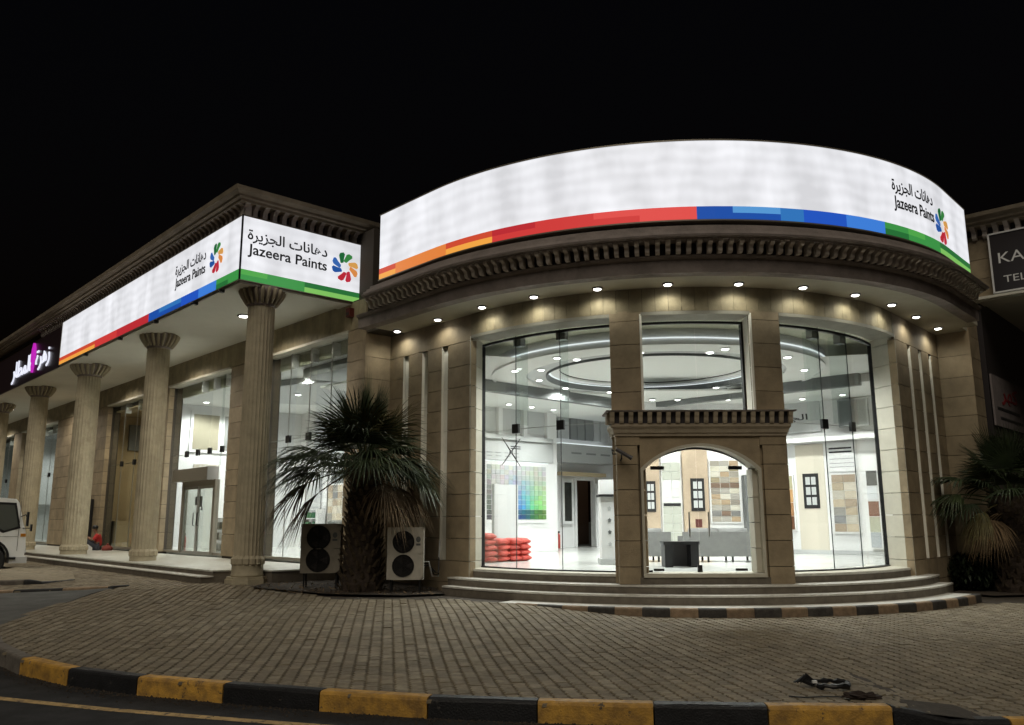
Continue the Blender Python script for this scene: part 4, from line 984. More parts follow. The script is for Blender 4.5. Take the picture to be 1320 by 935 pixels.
# right wall swatches
RWf = lambda u, d, z: M(WS-.0-d, u, z)
tones = [soft(c_) for c_ in [(205, 180, 140), (190, 165, 125), (215, 195, 160), (170, 140, 105), (150, 145, 135), (200, 190, 165), (180, 150, 115), (220, 205, 175), (130, 130, 130)]]
swatch_board('stone_texture_board', 'tall board of two columns of beige texture samples in the right window', RWf, 6.45, 7.1, 1.15, 2.68, 2, 7, lambda i, j, a, b_: tones[(i*3+j*5) % 9], .06, .05)
swatch_board('wood_texture_board', 'narrow board of brown samples beside the portal on the right wall', RWf, 8.22, 8.5, 1.2, 2.7, 1, 4, lambda i, j, a, b_: [(95, 60, 40), (150, 110, 75), (190, 150, 105), (175, 170, 140)][j], .06, .03)
swatch_board('small_sample_board', 'small sample board with dark photo and brown square at the right window edge', RWf, 5.86, 6.14, .75, 2.75, 1, 5, lambda i, j, a, b_: [(160, 165, 170), (165, 165, 145), (105, 60, 42), (215, 218, 222), (60, 60, 62)][j], .14, .03)
def poster(name, label, fn, u0, u1, z0, z1, d=.03):
    t = thing(name, label, 'picture frame', fn(u0, 0, z0)); MB().box(fn, u0, u1, 0, d, z0, z1).build('frame', BLACK, t)
    cu = (u1-u0); cz = (z1-z0)
    for i in range(2):
        for j in range(3):
            MB().box(fn, u0+cu*(.18+.36*i), u0+cu*(.46+.36*i), d+.001, d+.006, z0+cz*(.10+.29*j), z0+cz*(.32+.29*j)).build('picture', GREYP, t)
poster('black_picture_frame', 'black frame with six small pale pictures on the right showroom wall', RWf, 7.48, 7.93, 1.78, 2.74)
MB().box(RWf, 6.4, 7.15, .0, .05, 2.75, 3.55).build('board_header', WHITE, itr)
lettering('ــــــ', .01, lambda x, y, d: M(WS-.055-d, 7.1-x, 3.4+y), TEXTM, itr) if False else None
for z, w_ in ((3.37, .62), (3.27, .62), (3.1, .66), (2.98, .66), (2.88, .66)):
    MB().box(RWf, 7.12-w_, 7.12, .051, .055, z, z+(.045 if z > 3.2 else .012)).build('board_text_line', TEXTM if z > 3.2 else MIDG, itr)
# centre: display wall seen through the portal
CW = lambda u, d, z: (u, 23.6-d, z)
MB().box(CW, 4.78, 5.48, .0, .12, ZF, 3.5).build('wood_panel', WOOD, itr)
MB().box(CW, 3.55, 4.12, .0, .10, ZF, 3.5).build('wood_panel', WOOD, itr)
poster('framed_pictures_centre', 'black frame with six pale pictures on the central wood panel', lambda u, d, z: CW(u, d+.12, z), 4.98, 5.36, 1.72, 2.62)
poster('framed_pictures_left', 'black frame with six pale pictures at the left edge of the doorway view', lambda u, d, z: CW(u, d+.10, z), 3.72, 4.0, 1.70, 2.55)
MB().box(CW, 5.08, 5.26, .12, .14, 1.28, 1.5).build('switch_plate', mat('dark red panel', (.08, .02, .015), .5), itr)
tone2 = [soft(c_) for c_ in [(150, 140, 122), (176, 150, 112), (120, 85, 60), (198, 188, 160), (160, 152, 138), (140, 128, 112), (205, 196, 172), (110, 108, 104), (176, 140, 95), (150, 130, 88)]]
swatch_board('earth_tone_board', 'board of three columns of earth tone samples seen through the arched door', CW, 5.56, 6.36, 1.42, 3.12, 3, 11, lambda i, j, a, b_: tone2[(i*4+j*7+i*j) % 10], .06, .04)
swatch_board('pale_tone_board', 'board of pale grey sample strips left of the central wood panel', CW, 4.2, 4.72, .9, 3.3, 2, 10, lambda i, j, a, b_: (214, 214, 212) if 4 <= j <= 6 or j > 8 else (176, 178, 168), .06, .02)
MB().box(CW, 4.22, 4.7, .075, .08, 1.86, 1.94).build('black_band', BLACK, itr)
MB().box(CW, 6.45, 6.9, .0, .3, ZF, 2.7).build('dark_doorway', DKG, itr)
# sofas
def sofa(c, wdt, rz, label):
    t = thing('sofa', label, 'sofa', (0, 0, 0), 0, 'grey sofas behind the glass door')
    R2 = lambda x, y, z: (c[0]+x*math.cos(rz)-y*math.sin(rz), c[1]+x*math.sin(rz)+y*math.cos(rz), ZF+z)
    MB().box(R2, 0, wdt, 0, .16, .12, .66).build('backrest', SOFA, t)
    MB().box(R2, 0, wdt, .16, .8, .12, .40).build('seat', SOFA, t)
    for x in (0, wdt-.14): MB().box(R2, x+.002, x+.138, .165, .8, .40, .56).build('armrest', SOFA, t)
    n = max(1, int(wdt/.7))
    for i in range(n):
        b = MB(); x0 = .16+i*(wdt-.3)/n; x1 = x0+(wdt-.34)/n
        b.sweep([[R2(x, y, z) for y, z in ((.10, .5), (.14, .66), (.22, .74), (.32, .72), (.36, .55), (.3, .42))] for x in (x0, (x0+x1)/2, x1)], True).build('cushion', SOFA, t, True)
    for x in (.05, wdt/3, wdt*2/3, wdt-.05):
        for y in (.06, .72): MB().box(R2, x-.02, x+.02, y-.02, y+.02, 0, .12).build('leg', BLACK, t)
sofa((3.82, 18.95), 1.62, -.02, 'wide grey sofa seen from behind through the arched glass door')
sofa((2.72, 19.1), .85, .02, 'small grey armchair at the left behind the black table')
tb = thing('black_side_table', 'low black box table with open middle behind the glass door', 'table', (3.3, 17.8, ZF))
TBf = lambda x, d, z: (3.02+x, 17.0+d, ZF+z)
MB().box(TBf, 0, .72, 0, .45, .44, .5).build('table_top', BLACK, tb)
MB().box(TBf, .02, .18, 0.01, .43, 0, .44).build('side_panel', BLACK, tb); MB().box(TBf, .54, .70, .01, .43, 0, .44).build('side_panel', BLACK, tb)
MB().box(TBf, .18, .54, .40, .43, 0, .44).build('back_panel', DARK, tb)

# interior lights: rotunda
k = 0
for r, angs, z in ((2.86, range(-165, 180, 30), 4.983), (3.5, (-75, -45, -15, 15, 45, 75, 120, -120), 4.93)):
    for a in angs:
        downlight(P(a, r, z), 'round downlight in the %s, %s' % ('inner grey ceiling ring' if r < 3 else 'outer white ceiling ring', ('%s from the %s side' % (ordn[int(abs(a)//30)], 'left' if a < 0 else 'right')) if abs(a) > 5 else 'at the front'), group='downlights in the round ceiling', power=230, r=.075, spread=160, col=(1, .99, .96), ring_m=WHITE); k += 1
for k, (s, t, pw) in enumerate(((1.2, 8.7, 26), (1.2, 9.6, 26), (1.2, 10.5, 26), (2.9, 12.4, 80), (2.9, 13.4, 80), (2.9, 14.4, 80), (2.9, 15.5, 80), (1.0, 13, 70), (1.0, 15, 70))):  # those in the recess are added to brighten it, no fixtures known there
    downlight(L(s, t, 4.74 if s < 2.2 else 5.55), '%s wall washing downlight from the front along the left wall, recess ones added for brightness' % ordn[k], group='wall washers', power=pw*5, r=.07, spread=110, col=(1, .99, .96), ring_m=WHITE)
for k, (s, t) in enumerate(((1.2, 5.2), (1.2, 6.3), (1.2, 7.4), (1.2, 8.6))):
    downlight(M(s, t, 4.74), '%s wall washing downlight along the right showroom wall counted from the front' % ordn[k], group='wall washers', power=130, r=.07, spread=115, col=(1, .99, .96), ring_m=WHITE)
for x in (3.9, 4.6, 5.3, 6.0):
    downlight((x, 22.9, 4.78), 'wall washing downlight above the central display wall, %s from the left' % ordn[round((x-3.9)/.7)], group='wall washers', power=100, r=.07, spread=110, col=(1, .98, .93), ring_m=WHITE)
MB().box(W, 3.3, 7.0, 21.5, 23.6, 4.80, 4.84).build('rear_ceiling', WHITEC, itr)
# ================================================================== INTERIOR of the left hall
hl = thing('hall_interior', 'white lit hall behind the arcade shopfront with stepped grey ceiling', 'room', L(6, 6, ZF))
MB().box(L, -.3, 12.3, GT+.06, 8.3, .2, ZF-.002).build('hall_floor', FLOORI, hl)
MB().box(L, 2.25, 12.4, 8.2, 8.35, ZF, 6).build('hall_wall', WHITE, hl)
MB().box(L, 12.2, 12.35, GT+.1, 8.2, ZF, 6).build('hall_wall', WHITE, hl)
MB().box(L, 3.0, 12.3, GT+.25, 8.3, 5.42, 5.46).build('hall_ceiling', WHITEC, hl)
MB().box(L, -.3, 3.0, GT+.25, 8.3, 5.40, 5.45).build('hall_ceiling', WHITEC, hl)
MB().box(L, -.3, 12.3, GT+.22, GT+.3, 5.40, 5.75).build('hall_head_beam', KHAKI, hl)
# curved dropped ceiling
cv = [(0, 3.4), (0, 6.6)]+[(.2+3.2*math.sin(a*math.pi/20), 3.4+3.2*math.cos(a*math.pi/20)) for a in range(0, 11)]
MB().prism([(s, t) for s, t in cv], lambda s, t, z: L(s, t, z), 5.15, 5.39).build('ceiling_drop', GREYC, hl)
MB().prism([(6.2+2.6*math.cos(a*math.pi/12), 5.6+1.8*math.sin(a*math.pi/12)) for a in range(24)], lambda s, t, z: L(s, t, z), 5.25, 5.41).build('ceiling_drop', GREYP, hl)
HW = lambda u, d, z: L(12.2-d, u, z)
for t0, t1, z0, z1, m in ((4.1, 5.0, 3.9, 5.1, mat('beige panel', (.30, .275, .20), .6)), (5.2, 5.9, 3.9, 5.1, MIDG), (6.3, 7.2, 3.9, 5.1, GREYP)):
    MB().box(HW, t0-.1, t1+.1, 0, .05, z0-.1, z1+.1).build('panel_frame', WHITE, hl); MB().box(HW, t0, t1, .05, .06, z0, z1).build('wall_panel', m, hl)
MB().box(HW, 4.2, 5.1, 0, .04, 2.95, 3.4).build('photo_panel', mat('collage print', (.34, .28, .2), .5, .6, 14, col2=(.7, .7, .66)), hl)
BW = lambda u, d, z: L(u, 8.2-d, z)
for s0 in (3.2, 5.0, 6.8, 8.6, 10.4):
    MB().box(BW, s0, s0+1.3, 0, .05, 3.6, 4.9).build('panel_frame', GREYP, hl)
    MB().box(BW, s0+.1, s0+1.2, .05, .06, 1.2, 3.2).build('wall_panel', MIDG if s0 in (5.0, 8.6) else GREYP, hl)
# shelves with cans
def shelf(c, fn, n, rows_, label, cols):
    t = thing('product_shelf', label, 'shelf', fn(c[0], c[1], ZF), 0, 'product shelves in the hall')
    w_ = n*.2+.06
    for s in (0, w_): MB().box(fn, c[0]+s-.015, c[0]+s+.015, c[1], c[1]+.35, ZF, ZF+rows_*.32+.05).build('side_panel', WHITE, t)
    for r in range(rows_+1): MB().box(fn, c[0]+.016, c[0]+w_-.016, c[1], c[1]+.35, ZF+.03+r*.32, ZF+.055+r*.32).build('shelf_board', WHITE, t)
    for r in range(rows_):
        for i in range(n):
            if random.random() < .12: continue
            p = fn(c[0]+.13+i*.2, c[1]+.15, ZF+.055+r*.32); o = MB().lathe((0, 0, 0), [(.075, 0), (.08, .01), (.08, .19), (.07, .20)], 10).build('paint_can', random.choice(cols), None, True)
            o.location = p; tag(o, '%s paint can, %s on the %s board of the %s' % ({'green label': 'green', 'dark grey panel': 'dark grey', 'light grey panel': 'pale grey'}.get(o.data.materials[0].name, 'white'), ordn[i], ['bottom', 'second', 'third', 'top'][r], 'shelf by the sliding door' if c[0] > 7 else 'shelf by the palm'), 'can', 'paint cans on the hall shelves')
GRN = mat('green label', (.02, .11, .045), .5)
BS0 = 8.85
GS = (10.0, 7.7)
shelf((8.2, 3.75), L, 5, 3, 'white shelf of dark and pale cans right of the sliding door', [DKG, GREYP, WHITE])
shelf(GS, L, 5, 4, 'white shelf of green cans seen left of the palm trunk', [GRN, GRN, GRN, WHITE])
swatch_board('beige_sample_board', 'small board of beige samples at the back of the hall beside the palm trunk', lambda u, d, z: L(u, 8.1-d, z), BS0, BS0+.95, 1.5, 2.7, 3, 5, lambda i, j, a, b_: tones[(i*2+j*5) % 9], .06, .04)
ct = thing('white_counter', 'low white counter in the hall behind the first column', 'counter', L(4.6, 6, ZF))
MB().box(L, 3.2, 4.6, 5.0, 5.5, ZF, ZF+.9).build('counter_body', GREYP, ct); MB().box(L, 3.15, 4.65, 4.95, 5.55, ZF+.9, ZF+.94).build('counter_top', WHITE, ct)
hall = [(.6, 4.0), (1.5, 4.3), (1.0, 5.8), (2.4, 5.2), (.5, 7.2), (3.9, 7.4), (2.6, 3.8), (5.6, 3.9), (4.6, 4.2), (4.6, 6.6), (6.6, 5.0), (8.8, 4.2), (8.8, 6.6), (11.2, 4.1), (11.2, 5.6)]
hall.sort(key=lambda q: L(q[0], q[1], 0)[0]/L(q[0], q[1], 0)[1])
for k, (s, t) in enumerate(hall):
    z = 5.148 if s < 2.9 and t > 3.9 and t < 6.8 else (5.248 if s == 6.6 else (5.418 if s > 3 else 5.398))
    downlight(L(s, t, z), '%s round ceiling downlight from the left in the white hall behind the arcade glass' % ordn[k], group='downlights in the hall', power=330, r=.085, spread=155, col=(1, .99, .95), ring_m=WHITE)

# further shops of the arcade
sh = thing('beige_shop_interior', 'beige lit shop interior behind the third glass bay', 'room', L(15, 4, ZF))
MB().box(L, 12.45, 18.2, GT+.05, 7, .2, ZF-.002).build('shop_floor', FLOORI, sh)
MB().box(L, 18.0, 18.15, GT+.1, 7, ZF, 6).build('shop_wall', BEIGE, sh); MB().box(L, 12.45, 18, 6.0, 6.1, ZF, 6).build('shop_wall', BEIGE, sh)
MB().box(L, 12.4, 18.2, GT+.1, 6.5, 5.5, 5.55).build('shop_ceiling', BEIGE, sh)
MB().box(L, 17.92, 17.99, 3.2, 3.5, 1.6, 3.4).build('dark_panel', MIDG, sh); MB().box(L, 17.9, 17.99, 3.9, 4.6, 4.2, 5.2).build('dark_panel', MIDG, sh)
MB().box(L, 16.6, 17.6, 3.3, 3.9, ZF, 1.5).build('shop_counter', BEIGE, sh)
downlight(L(15.4, 3.8, 5.49), 'round lit downlight inside the beige shop', group='shop lights', power=150, r=.09, spread=155, col=(1, .85, .6), ring_m=WHITE)
dr = thing('dark_display_rack', 'tall dark narrow rack against the arcade wall behind the seated person', 'rack', L(19.0, GT-.4, ZF))
for s in (17.5, 18.1): MB().box(L, s, s+.03, GT-.5, GT-.22, ZF, 2.3).build('side_panel', BLACK, dr)
for i in range(6): MB().box(L, 17.53, 18.1, GT-.5, GT-.22, ZF+.05+i*.3, ZF+.07+i*.3).build('shelf_board', BLACK, dr)
MB().box(L, 17.53, 18.1, GT-.24, GT-.22, ZF, 2.3).build('back_panel', BLACK, dr)
sh2 = thing('grey_shop_interior', 'cool grey shop interior behind the far glass bays', 'room', L(27, 4, ZF))
MB().box(L, 23.2, 37, GT+.05, 8, .2, ZF-.002).build('shop_floor', FLOORI, sh2)
MB().box(L, 23.2, 37, 7.0, 7.1, ZF, 6).build('shop_wall', GREYP, sh2); MB().box(L, 29.9, 30.05, GT+.1, 7, ZF, 6).build('shop_wall', WHITE, sh2); MB().box(L, 36.8, 36.95, GT+.1, 7, ZF, 6).build('shop_wall', GREYP, sh2); MB().box(L, 23.2, 37, GT+.1, 7, 5.5, 5.55).build('shop_ceiling', GREYP, sh2)
MB().box(L, 29.3, 29.9, 3.3, 4.4, 2.3, 3.4).build('white_cabinet', WHITE, sh2)
for s in (25.5, 28, 33.5): downlight(L(s, 4.2, 5.49), 'round lit downlight inside the grey shop, %s from the right' % ordn[(25.5, 28, 33.5).index(s)], group='shop lights', power=170, r=.09, spread=155, col=(.95, 1, .95), ring_m=WHITE)

# ================================================================== AC UNITS
def ac(x, y, z, wf, wd, h, rz, label, m):
    t = thing('air_conditioner', label, 'air conditioner', (x, y, z), rz, 'outdoor air conditioner units')
    lc = Matrix.Translation((x, y, z)) @ Matrix.Rotation(rz, 4, 'Z')
    fn = lambda u, d, zz: tuple(lc @ Vector((u, d, zz)))
    # front panel with two real holes
    n = 28; r = wf*.30; cxs = wf*.45
    MB().box(fn, 0, wf, .03, wd, 0, h).build('casing', m, t)
    for k, cz in enumerate((h*.27, h*.73)):
        zl, zh = (0, h/2) if k == 0 else (h/2, h)
        vs = []; 
        ring_ = [(cxs+r*math.cos(2*math.pi*i/n), cz+r*math.sin(2*math.pi*i/n)) for i in range(n)]
        sq = []
        for i in range(n):
            c_, s_ = math.cos(2*math.pi*i/n), math.sin(2*math.pi*i/n)
            kx = ((wf-cxs) if c_ > 0 else cxs)/max(abs(c_), 1e-6); kz = ((zh-cz) if s_ > 0 else (cz-zl))/max(abs(s_), 1e-6); q = min(kx, kz); sq.append((cxs+c_*q, cz+s_*q))
        b = MB(); b.add([fn(u, 0, zz) for u, zz in ring_]+[fn(u, 0, zz) for u, zz in sq]+[fn(u, .10, zz) for u, zz in ring_], [(i, (i+1) % n, n+(i+1) % n, n+i) for i in range(n)]+[(i, 2*n+i, 2*n+(i+1) % n, (i+1) % n) for i in range(n)])
        b.build('front_panel', m, t)
        g = MB().prism(ring_, lambda u, zz, d: fn(u, d, zz), .025, .029).build('fan_recess', BLACK, t)
        b = MB()
        for q in (.35, .6, .82, 1.0):
            pp = [fn(cxs+r*q*math.cos(2*math.pi*i/20), -.012, cz+r*q*math.sin(2*math.pi*i/20)) for i in range(21)]; b.tube(pp, .004, 4)
        for i in range(8): b.tube([fn(cxs, -.012, cz), fn(cxs+r*math.cos(math.pi*i/4), -.012, cz+r*math.sin(math.pi*i/4))], .004, 4)
        b.build('fan_grille', BLACK, t)
        b = MB()
        for i in range(3):
            a = 2*math.pi*i/3; b.add([fn(cxs+.02*math.cos(a), .012, cz+.02*math.sin(a)), fn(cxs+r*.9*math.cos(a-.4), .006, cz+r*.9*math.sin(a-.4)), fn(cxs+r*.92*math.cos(a+.35), .020, cz+r*.92*math.sin(a+.35))], [(0, 1, 2)])
        b.build('fan_blade', DARK, t, recalc=False)
    MB().box(fn, 0, wf, .0, .03, h, h+.015).build('top_lip', m, t)
    for i in range(10):
        MB().box(fn, -.012, .0, .06, wd-.05, .06+i*(h-.1)/10, .06+(i+.6)*(h-.1)/10).build('side_louvre', DKG, t)
    pts = [(wf*.86+.045*math.cos(2*math.pi*i/12), h*.78+.055*math.sin(2*math.pi*i/12)) for i in range(12)]
    MB().prism(pts, lambda u, zz, d: fn(u, d, zz), -.006, 0).build('maker_badge', DKG, t); MB().box(fn, wf*.80, wf*.92, -.005, 0, h*.66, h*.70).build('maker_label', DKG, t)
    g = ground(x, y)-z-.02
    for u in (.06, wf-.08):
        for d in (.05, wd-.06): MB().box(fn, u, u+.03, d, d+.03, g, 0).build('stand_leg', BLACK, t)
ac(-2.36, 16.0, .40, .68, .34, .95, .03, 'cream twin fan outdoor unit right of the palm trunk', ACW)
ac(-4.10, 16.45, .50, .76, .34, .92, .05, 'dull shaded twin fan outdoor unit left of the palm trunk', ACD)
for (x0, y0, z0, x1, y1, z1, lb) in ((-1.70, 16.25, .72, -1.45, 16.9, 1.1, 'right'), (-3.36, 16.7, .78, -3.1, 17.6, 1.2, 'left')):
    t = thing('refrigerant_pipes', 'black insulated pipes running from the %s outdoor unit to the wall' % lb, 'pipes', (x0, y0, z0))
    for k in range(3):
        d_ = .035*k; MB().tube([(x0-.02, y0, z0-d_), (x0+.10, y0+.03+d_, z0-d_), (x0+.15+d_, y0+.2, z0-.28+d_), (x1, y1-.2, z0-.3+d_), (x1, y1, z1-d_)], .014, 6).build('pipe', BLACK if k else GREYP, t)
# planting bed
bed = BED_L
MB().add([(x, y, ground(x, y)+.03) for x, y in bed], [tuple(range(len(bed)))]).build('planting_bed', SOIL, kind='structure')
bedr = [(8.9, 17.4), (9.3, 16.6), (10.6, 16.9), (13.5, 17.6), (17, 19), (17, 26), (10.8, 19.6)]
MB().add([(x, y, ground(x, y)+.03) for x, y in bedr], [tuple(range(len(bedr)))]).build('planting_bed', SOIL, kind='structure')
# low litter on the beds
b = MB()
for _ in range(500):
    x = random.uniform(-4.8, -1.4); y = random.uniform(15.7, 17.2); g = ground(x, y)+.035
    a = random.uniform(0, 6.3); l = random.uniform(.03, .12); b.add([(x, y, g), (x+l*math.cos(a), y+l*math.sin(a), g+random.uniform(0, .05)), (x+l*.6*math.cos(a+.4), y+l*.6*math.sin(a+.4), g+.01)], [(0, 1, 2)])
b.build('leaf_litter', DEAD, None, recalc=False, kind='stuff')

# ================================================================== PALMS
def fan_leaf(b, base, d, up, pet, rad, nb, droop, bw=.038, spread=170):
    """petiole then folded blades radiating from its tip"""
    d = d.normalized(); side = d.cross(up).normalized(); nrm = side.cross(d).normalized()
    pts = [base+d*pet*f+Vector((0, 0, -droop*.25*pet*f*f)) for f in (0, .33, .66, 1)]
    b.tube(pts, [.020, .016, .013, .010], 4); tip = pts[-1]; d2 = (pts[-1]-pts[-2]).normalized()
    for i in range(nb):
        a = R_(-spread/2+spread*i/(nb-1))*1.0; u = d2*math.cos(a)+side*math.sin(a)
        ln_ = rad*(.72+.28*math.cos(a*.8))*random.uniform(.9, 1.08); w_ = bw*random.uniform(.8, 1.1)
        s2 = d2*(-math.sin(a))+side*math.cos(a)
        p0 = tip; rr = [.0, .35, .7, 1.0]; ww = [.25, 1, .7, .03]; vs = []
        for q, (f, wq) in enumerate(zip(rr, ww)):
            c = p0+u*ln_*f+Vector((0, 0, -1))*(droop*ln_*(f**2.2)*random.uniform(.8, 1.2))+nrm*.05*f*(1-f)
            vs += [c-s2*w_*wq*.5, c+nrm*w_*.25*wq, c+s2*w_*wq*.5]
        fs = []
        for q in range(3):
            n = q*3; fs += [(n, n+1, n+4, n+3), (n+1, n+2, n+5, n+4)]
        b.add(vs, fs)
def palm(x, y, h, tr, label, seed, nl=34, rad=.95, dead=8, z0=None, dirs=None):
    random.seed(seed); g = ground(x, y) if z0 is None else z0
    t = thing('fan_palm', label, 'palm tree', (x, y, g), 0, 'fan palms at the sides of the rotunda')
    prof = []; n = 14
    b = MB()
    for i in range(n+1):
        f = i/n; prof.append((tr*(1.05-.32*f+.05*math.sin(i*2.1)), h*f))
    b.lathe((x, y, g), prof, 18, lambda k, z: 1+.05*math.sin(k*2.4+z*9))
    b.build('trunk', BARK, t)
    b = MB()
    for k in range(190):                                  # old leaf bases
        f = (k+.5)/190; a = k*2.399; r = tr*(1.04-.32*f); z = g+h*f*.97; d = Vector((math.cos(a), math.sin(a), 0)); s = Vector((-d.y, d.x, 0))
        p = Vector((x, y, z))+d*r*.96; u = (d*.7+Vector((0, 0, .9))).normalized(); l = random.uniform(.11, .20); w_ = .055
        b.add([p-s*w_, p+s*w_, p+u*l+s*w_*.5, p+u*l-s*w_*.5, p+d*.035+Vector((0, 0, -.02)), p+u*l+d*.02], [(0, 4, 5, 3), (4, 1, 2, 5), (3, 5, 2), (0, 1, 4)])
    b.build('leaf_bases', BOOT, t, recalc=False, kind='stuff')
    top = Vector((x, y, g+h))
    for k in range(nl):
        f = k/(nl-1); el = R_(84-74*f+random.uniform(-15, 13)); a = k*2.399+random.uniform(-.45, .45)
        if math.sin(a) < -.45: el = max(el, R_(22+random.uniform(-6, 20)))
        d = Vector((math.cos(a)*math.cos(el), math.sin(a)*math.cos(el), math.sin(el)))
        b = MB(); base = top+Vector((d.x, d.y, 0))*.10+Vector((0, 0, -.25*f))
        fan_leaf(b, base, d, Vector((0, 0, 1)) if abs(d.z) < .95 else Vector((1, 0, 0)), random.uniform(.55, .9), rad*random.uniform(.75, 1.18), 32, .10+.55*f*random.uniform(.7, 1.2))
        b.build('frond', random.choices((LEAF, LEAF2, LEAFY), (5, 3, 1))[0], t, recalc=False)
    for (az_, el_, pe_, ra_, dr_, m_) in (((178, -4, 1.0, 1.0, .75, DEADK), (190, -22, .8, .95, .7, DEADK), (168, 12, 1.1, 1.0, .55, LEAF), (-4, 6, .8, .75, .8, LEAF2), (8, -12, .7, .7, .9, DEAD), (200, 20, 1.0, 1.0, .5, LEAF)) if seed == 11 else ((182, 18, 1.0, .9, .6, LEAF2), (196, -8, .6, .6, .8, LEAFY), (176, 34, 1.0, .9, .5, LEAF))):
        a = R_(az_); el = R_(el_); d = Vector((math.cos(a)*math.cos(el), math.sin(a)*math.cos(el), math.sin(el)))
        b = MB(); fan_leaf(b, top+Vector((d.x*.12, d.y*.12, -.12)), d, Vector((0, 0, 1)), pe_, ra_, 30, dr_, .042, 120); b.build('frond', m_, t, recalc=False)
    for k in range(dead):
        a = (-.75+k*.22 if seed == 11 else k*2.399*1.3+.5); el = R_(random.uniform(-30, -5)); d = Vector((math.cos(a)*math.cos(el), math.sin(a)*math.cos(el), math.sin(el)))
        b = MB(); fan_leaf(b, top+Vector((d.x*.15, d.y*.15, -.3)), d, Vector((0, 0, 1)), random.uniform(.35, .6), rad*.62, 24, .8, .03)
        b.build('dry_frond', DEAD, t, recalc=False)
    return t
palm(-2.88, 16.35, 2.45, .36, 'fan palm with dark fronds between the two outdoor units', 11, 40, 1.22, 8)
palm(10.35, 17.5, 1.95, .46, 'fan palm in deep shade right of the entrance steps', 23, 26, 1.0, 9)
palm(12.9, 18.6, 2.5, .42, 'taller shaded fan palm at the right edge of the photo', 31, 30, 1.05, 5)
# shrubs at right
random.seed(5)
def shrub(c, r, h, n, label):
    b = MB()
    for _ in range(n):
        u = Vector((random.gauss(0, 1), random.gauss(0, 1), random.gauss(0, 1))).normalized()*random.random()**.4
        p = Vector((c[0]+u.x*r, c[1]+u.y*r, c[2]+h*.5+u.z*h*.5)); d = Vector((random.gauss(0, 1), random.gauss(0, 1), random.gauss(.3, 1))).normalized(); s = d.cross(Vector((0, 0, 1))).normalized()
        l = random.uniform(.06, .14); w_ = l*.22; b.add([p-s*w_, p+d*l, p+s*w_, p-d*l*.4], [(0, 1, 2, 3)])
    t = thing('shrub', label, 'shrub', c); b.build('foliage', BUSH, t, recalc=False)
    b = MB()
    for k in range(7): a = k*.9; b.tube([c, (c[0]+r*.5*math.cos(a), c[1]+r*.5*math.sin(a), c[2]+h*.6)], [.02, .006], 5)
    b.build('stem', BARK, t)
shrub((9.6, 17.9, 0), .55, .8, 1800, 'low dark shrub in the shade at the foot of the right palm')
shrub((11.8, 17.9, 0), 1.0, 1.1, 3500, 'wide dark shrub between the two right hand palms')

